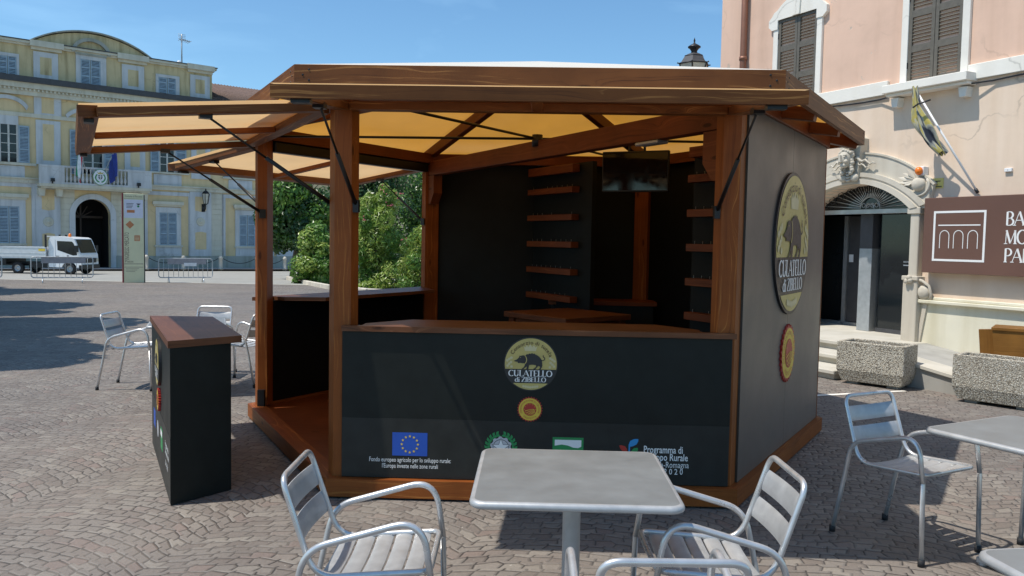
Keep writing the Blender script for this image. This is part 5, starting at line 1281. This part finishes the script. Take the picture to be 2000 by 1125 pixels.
def flag(name, label, px0, px1, py0, py1, mats, lean):
    t_, z = th((px0+px1)/2, py1, 1.2); zt = th((px0+px1)/2, py0-22, 1.2)[1]
    f = thing(name, label, 'flag', HP+HT*t_+HN*1.1+V((0, 0, bt)), HA, 'flags on the palace balcony')
    mb = MB(M_WINF); tip = V((lean, -.6, 1.35)); mb.tube([(0, .25, -.3), tip], .02, 6); mb.build('pole', f)
    n = len(mats)
    for k, m in enumerate(mats):
        mb = MB(m)
        def fn(u, v, k=k):
            uu = (k+u)/n; q = tip.lerp(V((0, .25, -.3)), .05+uu*.52); return q+V((lean*.1*v+.06*math.sin(9*uu+3*v), .10*math.sin(7*uu+2*v)-.1*v, -(1.75-.3*uu)*v))
        mb.grid(fn, 8, 12); mb.build('stripe' if n > 1 else 'cloth', f)
    return f
f_ = flag('italian_flag', 'green white and red flag leaning from the palace balcony left of the crest', 162, 182, 300, 340, [M_FG, M_FW, M_FR], -.75)
f_ = flag('blue_flag', 'dark blue flag leaning from the palace balcony right of the crest', 198, 213, 300, 332, [M_FB], .55)
f_ = None
# lantern on the wall, antenna on the roof
t_, z = th(402, 385, .6)
l_ = thing('wall_lantern', 'iron wall lantern on a bracket right of the totem on the yellow palace', 'lantern', HP+HT*t_+V((0, 0, z)), HA)
mb = MB(M_IRON); mb.tube([(0, -.10, -.85), (0, -.3, -.95), (0, -.5, -.8), (0, -.6, -.5)], .035, 6); mb.tube([(0, -.10, -.55), (0, -.35, -.6), (0, -.55, -.6)], .03, 6); mb.box(-.12, .12, -.12, -.1, -1.0, -.45); mb.build('bracket', l_)
mb = MB(M_LAMPG); mb.lathe([(.14, -.45), (.25, .22)], (0, -.6, 0), 6); mb.build('glass', l_)
mb = MB(M_IRON)
for i in range(6): a = R_(60*i); mb.tube([(.145*math.cos(a), -.6+.145*math.sin(a), -.46), (.26*math.cos(a), -.6+.26*math.sin(a), .22)], .018, 5)
mb.lathe([(.27, .22), (.16, .38), (.05, .44), (.04, .55), (0, .6)], (0, -.6, 0), 6); mb.lathe([(0, -.52), (.08, -.5), (.15, -.45)], (0, -.6, 0), 6); mb.build('lantern_frame', l_)
t_, _ = th(360, 130); zt = th(360, 67)[1]; an = thing('roof_antenna', 'tall thin antenna mast on the attic roof of the yellow palace', 'antenna', HP+HT*t_-HN*.5+V((0, 0, zat)), HA)
hm = zt-zat+.1; mb = MB(M_GALV); mb.tube([(0, 0, 0), (0, 0, hm)], .045, 6); mb.build('mast', an)
mb = MB(M_GALV); mb.tube([(-.15, 0, hm-.35), (.55, 0, hm-.42)], .03, 5)
for i in range(6): q = -.1+i*.12; mb.tube([(q, -.4, hm-.36-.02*i), (q, .4, hm-.36-.02*i)], .018, 5)
for i in range(4): mb.tube([(-.24, 0, hm-.02-.1*i), (.26, 0, hm-.02-.1*i)], .014, 5)
mb.build('aerial', an)
mb = MB(M_WHITE); mb.ball((-.2, -.1, hm-2.1), .22, 10, 8, (.9, .5, 1.4)); mb.build('dish', an)
# pavement and chain posts in front of the palace
mb = MB(M_PAVE); c, s_ = math.cos(HA), math.sin(HA)
q = [HP+HT*X0+HN*3., HP+HT*X1+HN*3., HP+HT*X1, HP+HT*X0]; q = [V((p.x, p.y, 0)) for p in q]
mb.vprism([(p.x, p.y) for p in q], HG-.9, HG+.10) if False else mb.add([(p.x, p.y, gz(p.y)+.06) for p in q], [(0, 1, 2, 3)]); 
g = mb.build('pavement'); struct(g); g['label'] = 'grey pavement along the foot of the yellow palace'
pts = []
for i in range(9):
    t_ = -2.6+i*2.75+(4.4 if i > 0 else -4); p = HP+HT*t_+HN*2.6; 
    if i == 0: continue
    s0 = 'stone chain post %s' 
    pts.append(p)
names = ['third chain post left of the kiosk awning, right beside the totem', 'chain post between the totem and the right crowd barrier', 'chain post just behind the right crowd barrier', 'chain post standing right of the right crowd barrier', 'chain post nearest the kiosk corner post, its left side', 'chain post glimpsed through the kiosk left opening', 'chain post next to the dark tree trunk', 'chain post furthest right along the palace pavement']
bo = None
px_posts = [286, 358, 431, 502, 556]
plab = ['low stone chain post right behind the tall totem', 'low stone chain post behind the right crowd barrier', 'low stone chain post just right of the right crowd barrier', 'low stone chain post hidden behind the kiosk corner post', 'low stone chain post beside the dark tree']
locs = []
for i, q in enumerate(px_posts):
    P0 = on_plane(q, 525, HP+HN*2.6, HN); locs.append(V((P0.x, P0.y, gz(P0.y)+.06)))
    if bo is None:
        bo = thing('chain_post', plab[i], 'bollard', locs[-1], HA, 'chain posts along the palace')
        mb = MB(M_STONE); mb.lathe([(.17, 0), (.17, .08), (.13, .1), (.115, .72), (.15, .76), (.15, .84), (.08, .95), (0, .97)], (0, 0, 0), 12); mb.build('shaft', bo)
        mb = MB(M_IRON); mb.tube([(.05*math.cos(a/5), 0, .88+.05*math.sin(a/5)) for a in range(0, 32)], .012, 5); mb.build('ring', bo)
    else: dup(bo, locs[-1], HA, plab[i])
clab = ['sagging iron chain right of the totem', 'sagging iron chain behind the right crowd barrier', 'sagging iron chain behind the kiosk corner post', 'sagging iron chain left of the dark tree']
for i in range(len(locs)-1):
    a, b = locs[i]+V((0, 0, .88)), locs[i+1]+V((0, 0, .88)); mb = MB(M_IRON); mb.tube([a.lerp(b, k/14)-V((0, 0, .42*(1-(2*k/14-1)**2))) for k in range(15)], .022, 5)
    tag(mb.build('iron_chain'), clab[i], 'chain', 'chains along the palace')

# ================================================================== TRUCK
TY = 43.
tz = gz(TY); tr0 = at_y(153, 535, TY)
tk = thing('flatbed_truck', 'small white flatbed truck parked in front of the arched palace door', 'truck', (tr0.x, TY, tz), R_(-1))
mb = MB(M_TRUCK)
cab = [(-1.05, .38), (-1.08, .95), (-1.06, 1.75), (-.98, 1.93), (-.80, 1.97), (.10, 1.93), (.26, 1.86), (.36, 1.65), (.52, 1.20), (.60, 1.05), (.63, .55), (.58, .38)]
arch_ = [(.36, .38)]+[(0+.40*math.cos(R_(a)), .28+.40*math.sin(R_(a))) for a in range(20, 165, 12)]+[(-.38, .38)]
mb.prism(cab+arch_, -.85, .85); body = mb.build('cab', tk, .05, 2)
for s_ in (-1, 1):
    mb = MB(M_GLASS); y = .853*s_
    pts = [(-.62, 1.74), (.16, 1.72), (.24, 1.64), (.40, 1.20), (.42, 1.02), (.20, 1.00), (-.60, 1.27)]
    if s_ < 0: mb.poly(pts, y)
    else: mb.prism(pts, y-.004, y)
    mb.build('side_window', body)
    mb = MB(M_BLK); mb.box(-.68, -.52, min(y, y+.02*s_), max(y, y+.02*s_), .86, .97); mb.build('door_handle', body)
    mb = MB(M_BLK); mb.box(.40, .50, *(sorted((y, y+.22*s_))), 1.18, 1.52); mb.build('mirror', body)
    mb = MB(M_GREYP); mb.box(-.72, -.705, *(sorted((y, y+.004*s_))), .45, 1.80); mb.box(-.70, .30, *(sorted((y, y+.004*s_))), .86-.25, .872-.25); mb.build('door_seam', body)
mb = MB(M_INK); mb.mat(M_GREYP).poly(arc(-.06, .97, .07, 0, 360, 14)[:-1], -.856); mb.mat(M_INK).poly(star(-.06, .97, .05), -.858); mb.build('door_crest', body)
mb = MB(M_GLASS); mb.add([(.30, -.74, 1.83), (.30, .74, 1.83), (.575, .76, 1.14), (.575, -.76, 1.14)], [(0, 3, 2, 1)]); mb.build('windscreen', body)
mb = MB(M_BLK); mb.box(.50, .70, -.86, .86, .30, .52); mb.box(.632, .66, -.6, .6, .62, .86); mb.build('bumper', tk, .03)
for s_ in (-1, 1): mb = MB(M_LAMPG); mb.box(.60, .65, s_*.68-.14, s_*.68+.14, .66, .86); mb.build('headlight', tk, .02)
mb = MB(M_ORANGE); mb.lathe([(.07, 0), (.075, .1), (.05, .17), (0, .18)], (-.42, 0, 1.955), 12); mb.build('beacon', tk)
mb = MB(M_BLK); mb.box(-4.6, .45, -.45, -.33, .42, .62); mb.box(-4.6, .45, .33, .45, .42, .62); mb.box(-2.0, -.9, -.80, -.46, .34, .60); mb.box(-3.5, -3.3, -.85, .85, .5, .78); mb.build('chassis', tk)
mb = MB(M_BEDSIDE); mb.box(-4.7, -1.12, -.98, .98, .82, .90); bed = mb.build('flatbed', tk)
for y0, y1 in ((-1.0, -.96), (.96, 1.0)):
    mb = MB(M_BEDSIDE); mb.box(-4.7, -1.12, y0, y1, .905, 1.36); mb.box(-4.7, -1.12, y0-.015, y1+.015, 1.361, 1.40); mb.box(-4.7, -1.12, y0-.012, y1+.012, 1.08, 1.10); mb.build('side_board', bed)
mb = MB(M_BEDSIDE); mb.box(-1.16, -1.125, -.955, .955, .905, 1.40); mb.box(-4.74, -4.705, -.955, .955, .905, 1.40); mb.build('end_board', bed)
mb = MB(M_YELP); mb.box(-1.50, -1.16, -1.006, -1.0005, 1.20, 1.33); mb.box(-4.45, -4.35, -1.006, -1.0005, 1.18, 1.28); mb.build('yellow_reflector', bed)
mb = MB(M_BLK); 
for x, y in ((-1.16, -.93), (-1.16, .93), (-1.50, .93)): mb.box(x-.035, x+.035, y-.04, y+.04, .905, 2.06)
mb.mat(M_BEDSIDE).box(-1.18, -1.14, -.89, .89, 1.93, 1.99); mb.build('headboard_rack', bed)
for x in (0, -2.72):
    for s_ in (-1, 1):
        mb = MB(M_RUBBER); mb.lathe([(.17, -.10), (.285, -.10), (.305, -.07), (.305, .07), (.285, .10), (.17, .10)], (x, s_*.74, .305), 24, 0, 'y'); w_ = mb.build('wheel', tk)
        mb = MB(M_GALV); mb.lathe([(0, -.04), (.07, -.05), (.09, -.02), (.15, -.03), (.175, -.08), (.18, -.06)] if s_ < 0 else [(0, .04), (.07, .05), (.09, .02), (.15, .03), (.175, .08), (.18, .06)], (x, s_*.74, .305), 20, 0, 'y'); mb.build('rim', w_)

# ================================================================== CROWD BARRIERS AND TOTEM
def barrier(loc, rz, label, W=2.2):
    t = thing('crowd_barrier', label, 'barrier', loc, rz, 'steel crowd barriers')
    mb = MB(M_GALV); lp_ = roundloop([(-W/2, 0, .22), (W/2, 0, .22), (W/2, 0, 1.02), (-W/2, 0, 1.02)], [.12]*4, 5); mb.tube(lp_, .021, 8, True); mb.build('frame', t)
    mb = MB(M_GALV); n = 11
    for i in range(1, n): x = -W/2+W*i/n; mb.tube([(x, 0, .23), (x, 0, 1.01)], .010, 6)
    mb.build('bars', t)
    for s_ in (-1, 1): mb = MB(M_STEELW); mb.tube([(s_*W*.32, -.26, .0), (s_*W*.32, -.20, .12), (s_*W*.32, 0, .24), (s_*W*.32, .20, .12), (s_*W*.32, .26, .0)], .02, 6); mb.build('foot', t)
    mb = MB(M_BANNER); mb.box(-W*.34, W*.38, -.035, -.028, .78, 1.0); mb.build('banner', t)
    return t
def bspot(x0, x1, yb): p, q = on_ground(x0, yb), on_ground(x1, yb); return (p+q)/2, math.atan2(q.y-p.y, q.x-p.x), (q-p).length
p, a, L = bspot(61, 182, 553); b1 = barrier(p, a, 'steel crowd barrier with grey banner in front of the white truck', L)
p, a, L = bspot(310, 415, 552); b2 = barrier(p, a, 'steel crowd barrier with grey banner and white notice right of the totem', L)
mb = MB(M_PAPER); mb.box(-.08, .42, -.045, -.037, .70, .84); mb.build('notice', b2)
p, a, L = bspot(-103, 4, 553); b3 = barrier(p, a, 'steel crowd barrier cut by the left picture edge', L)

p, q = on_ground(242, 552), on_ground(282, 552); c_ = (p+q)/2; wt = (q-p).length; hT = at_y(262, 378, c_.y).z-c_.z; k = wt/40.
t = thing('information_totem', 'tall sage coloured information totem with poster standing on the road edge', 'information totem', c_, math.atan2(q.y-p.y, q.x-p.x))
mb = MB(M_TOTEM); mb.box(-wt/2+.02*0, wt/2, -.02, .16, 0, hT); mb.build('panel', t, .01)
mb = MB(M_DKRED); mb.box(-wt/2-.05, -wt/2-.001, -.03, .17, 0, hT); mb.build('edge_strip', t); mb = MB(M_DARKST); mb.box(wt/2+.001, wt/2+.035, -.03, .17, 0, hT-.05); mb.build('edge_strip', t)
Z = lambda py: hT-(py-378)*k
X = lambda px: (px-262)*k
mb = MB(M_POST); mb.box(X(243.5), X(280.5), -.026, -.0205, Z(430), Z(391)); mb.mat(M_ORG).box(X(249), X(264), -.029, -.0265, Z(419), Z(413)); mb.mat(M_GREENP).poly(arc(X(271), Z(405), 4*k*.6, 0, 360, 10)[:-1], -.028); mb.mat(M_INK).poly([(X(267), Z(399)), (X(276), Z(399)), (X(273), Z(402)), (X(270), Z(402))], -.028)
for i in range(4): mb.box(X(248), X(262-i), -.0285, -.0265, Z(400+i*3), Z(399+i*3))
mb.build('poster', t)
mb = MB(M_ORG); cx, cz, r = X(254.5), Z(444.5), 8.5*k; mb.poly([(cx-r, cz), (cx, cz-r), (cx+r, cz), (cx, cz+r)], -.022); mb.box(X(263), X(274), -.022, -.0203, Z(479), Z(467)); mb.mat(M_TOTEM)
for i in range(3): mb.box(X(264.5), X(272.5), -.0245, -.0222, Z(471+i*3), Z(470+i*3))
mb.build('direction_marks', t)
mb = MB(M_SIGN); put_text(mb, 'INGRESSO MERCATO', X(252.5), Z(519), .24, -.0215, 'l', 58*k, 0, PI/2); mb.build('vertical_lettering', t); mb = MB(M_SIGN); put_text(mb, 'Comune di Busseto', X(245), Z(386), .12, -.0215, 'l', 34*k); mb.box(X(243), X(280), -.0215, -.0203, Z(389.2), Z(388.7)); mb.build('heading', t); mb = MB(M_SIGN); put_text(mb, 'Piazza', X(245), Z(525), .13, -.0215); mb.box(X(243), X(280), -.0215, -.0203, Z(528.6), Z(527.6)); mb.box(X(243), X(280), -.0215, -.0203, Z(535.4), Z(534.6))
for i in range(3): mb.box(X(246), X(272-4*i), -.0215, -.0203, Z(538.6+i*3), Z(538+i*3))
mb.build('footer_lettering', t)

# ================================================================== PLANTS
def leaves(mb, blobs, n, size, asp=.45, flat=.3, rnd=.35, seed=1):
    rg = random.Random(seed); tot = sum(b[1][0]*b[1][1]+b[1][1]*b[1][2]+b[1][0]*b[1][2] for b in blobs)
    for c, r in blobs:
        m = int(n*(r[0]*r[1]+r[1]*r[2]+r[0]*r[2])/tot)
        for _ in range(m):
            d = V((rg.gauss(0, 1), rg.gauss(0, 1), rg.gauss(0, 1))).normalized()
            k = 1.03-abs(rg.gauss(0, .16))+.10*math.sin(d.x*7+c[0]*5)*math.sin(d.z*8+c[2]*3)
            p = V((c[0]+d.x*r[0]*k, c[1]+d.y*r[1]*k, c[2]+d.z*r[2]*k))
            up = (d+V((rg.uniform(-1, 1), rg.uniform(-1, 1), rg.uniform(-.2, 1.3)))*.6).normalized()
            ax = up.orthogonal().normalized(); ax = (Matrix.Rotation(rg.uniform(0, 6.3), 3, up) @ ax); ax = (ax+V((0, 0, -flat))).normalized(); bx = up.cross(ax).normalized()
            s_ = size*rg.uniform(.6, 1.35); w = s_*asp
            mb.add([p-ax*s_*.5, p+bx*w*.5+up*s_*.06, p+ax*s_*.5, p-bx*w*.5+up*s_*.06], [(0, 1, 2, 3)])
def blobset(cx, cy, cz, rx, ry, rz, n, rg, sub=.45):
    out = []
    for i in range(n):
        d = V((rg.gauss(0, 1), rg.gauss(0, 1), rg.gauss(0, 1))).normalized()*rg.uniform(.35, .85); k = rg.uniform(.7, 1.25)*sub
        out.append(((cx+d.x*rx, cy+d.y*ry, cz+d.z*rz), (rx*k, ry*k, rz*k)))
    return out
def plant(name, label, cat, base, crowns, mats, n, size, asp=.45, trunk_h=1., trunk_r=.08, stems=1, group=None, seed=1, flat=.3, sub=.45, nb=11):
    """crowns: list of (dx, dz, rx, ry, rz) relative to the base"""
    rg = random.Random(seed); t = thing(name, label, cat, base, 0, group)
    mb = MB(M_BARK)
    for i in range(stems):
        a = 6.28*i/max(1, stems); o = .22*(stems > 1)
        c = crowns[i % len(crowns)]; p0 = V((o*math.cos(a), o*math.sin(a), 0)); p2 = V((c[0]*.8, o*3*math.sin(a), c[1])); p1 = p0.lerp(p2, .5)+V((rg.uniform(-.15, .15), rg.uniform(-.15, .15), 0))
        mb.tube([p0, p0.lerp(p1, .5), p1, p2], trunk_r, 7, False, trunk_r*.35)
        for k in range(5):
            q = p1.lerp(p2, rg.uniform(0, 1)); e = V((c[0]+rg.uniform(-.7, .7)*c[2], rg.uniform(-.7, .7)*c[3], c[1]+rg.uniform(-.2, .7)*c[4])); mb.tube([q, q.lerp(e, .5)+V((0, 0, .1)), e], trunk_r*.35, 5, False, trunk_r*.1)
    mb.build('trunk', t)
    bl = []
    for c in crowns: bl += blobset(c[0], 0, c[1], c[2], c[3], c[4], nb, rg, sub)
    ng = len(mats); order = bl[:]; rg.shuffle(order)
    for k, m in enumerate(mats):
        sel = order[k::ng]; mb = MB(m)
        if sel: leaves(mb, sel, n//ng, size, asp, flat, seed=seed*10+k); mb.build('crown' if k == 0 else 'foliage', t)
    return t
def base_at(px, y): p = at_y(px, 500, y); return (p.x, y, gz(y))
GY = 34.5
def zt(py, y, px=700): return at_y(px, py, y).z-gz(y)
def wpx(w, y): return w/FPX*y
# far dark trees
Y = 41.
plant('dark_tree', 'dark green broadleaf tree seen between the two left kiosk posts', 'tree', base_at(578, Y), [(0, zt(415, Y), 1.75, 1.7, 1.75), (.2, zt(385, Y), 1.9, 1.6, 1.3), (-.25, zt(470, Y), 1.2, 1.2, .9), (.9, zt(440, Y), 1.5, 1.5, 1.6)], [M_LDARK, M_LDARK, M_LMID], 15000, .22, .55, 2, .13, 2, None, 3)
Y = 46.
plant('dark_tree', 'tall dark conifer like tree behind the light oleander, under the rear flap', 'tree', base_at(708, Y), [(0, zt(350, Y), 2.2, 2.0, 1.9), (1.5, zt(365, Y), 1.8, 1.6, 1.8), (-.6, zt(420, Y), 2.2, 1.6, 2.2)], [M_LDARK, M_LDARK], 11000, .24, .5, 2, .16, 2, None, 5)
Y = 40.
plant('leafy_tree', 'mid green tree at the top right of the shrubs, beside the kiosk rear post', 'tree', base_at(815, Y), [(0, zt(380, Y), 1.5, 1.4, 1.6), (.4, zt(430, Y), 1.7, 1.4, 1.6), (.2, zt(480, Y), 1.6, 1.4, 1.4), (1.2, zt(400, Y), 1.5, 1.3, 2.0), (-1.2, zt(440, Y), 1.4, 1.2, 1.6), (-1.3, zt(500, Y), 1.3, 1.2, 1.2)], [M_LMID, M_LMID, M_LDARK], 12000, .20, .5, 2, .12, 2, None, 6)
Y = 36.
plant('round_bush', 'round clipped looking green bush at the left end of the shrub bed', 'bush', base_at(617, Y), [(0, zt(500, Y), 1.0, 1.0, 1.25), (.15, zt(470, Y), .85, .8, .75), (.1, zt(532, Y), 1.02, 1.0, .7), (-.75, zt(548, Y), .32, .4, .28)], [M_LMID, M_LMID, M_LLIGHT], 12000, .15, .55, .6, .05, 4, None, 7, .1)
Y = 33.
plant('oleander', 'large light green oleander with narrow leaves and a few pink blossoms', 'bush', base_at(738, Y), [(0, zt(440, Y), 1.15, 1.1, 1.4), (-.35, zt(500, Y), 1.2, 1.1, 1.2), (.45, zt(505, Y), 1.35, 1.2, 1.1), (.1, zt(400, Y), .75, .8, .9), (0, zt(550, Y), 1.6, 1.2, .8)], [M_LLIGHT, M_LMID, M_LLIGHT], 21000, .20, .24, .8, .05, 6, None, 9, -.35, .42)
ol = [o for o in COL.objects if o.name == 'oleander'][0]; mb = MB(M_BLOOM); rg = random.Random(4)
for cx, cz in ((-.95, zt(408, Y)), (.35, zt(372, Y)), (-.5, zt(430, Y)), (.6, zt(400, Y)), (1.2, zt(470, Y)), (.95, zt(380, Y))):
    for i in range(6): mb.ball((cx+rg.gauss(0, .10), -.95+rg.gauss(0, .15), cz+rg.gauss(0, .09)), .028, 5, 4)
mb.build('blossoms', ol)
Y = 31.5
plant('yellow_bush', 'yellow green bush right of the oleander against the kiosk rear post', 'bush', base_at(812, Y), [(0, zt(520, Y), .8, .8, .9), (.2, zt(470, Y), .6, .6, .8), (.35, zt(550, Y), .9, .8, .6), (.6, zt(500, Y), .7, .7, 1.2)], [M_LYEL, M_LLIGHT, M_LMID], 9000, .14, .35, .5, .04, 4, None, 12, -.2)
# low stone kerb round the bed
mb = MB(M_STONE); kk = [on_ground(562, 546), on_ground(600, 556), on_ground(645, 565), on_ground(720, 573), on_ground(860, 580)]
for i in range(len(kk)-1):
    a, b = kk[i], kk[i+1]; n = max(1, int((b-a).length/1.0))
    for j in range(n): p, q = a.lerp(b, j/n), a.lerp(b, (j+.94)/n); mb.beam(p+V((0, 0, .07)), q+V((0, 0, .07)), .16, .2)
tag(mb.build('stone_kerb', None, .02), 'low stone kerb round the foot of the green shrubs', 'kerb')
# trees just outside the picture whose shade falls on the square at the left
for i, (x, y, r, h, lab) in enumerate(((-10.0, 9.0, 2.5, 5.6, 'shade tree standing left of the far cafe table, out of the picture'), (-12.2, 12.6, 2.7, 6.0, 'second nearest shade tree beyond the left picture edge'), (-15.0, 17.2, 2.9, 6.4, 'third shade tree beyond the left picture edge'), (-19.6, 23.5, 3.0, 6.8, 'furthest shade tree beyond the left picture edge'))):
    plant('shade_tree', lab, 'tree', (x, y, gz(y)), [(0, h, r*.85, r*1.1, r*.8), (.1, h-.6, r*.9, r*1.25, r*.45)], [M_LDARK, M_LMID], 13000, .40, .6, 3, .17, 1, 'shade trees beside the square', 20+i, .2, .30, 26)
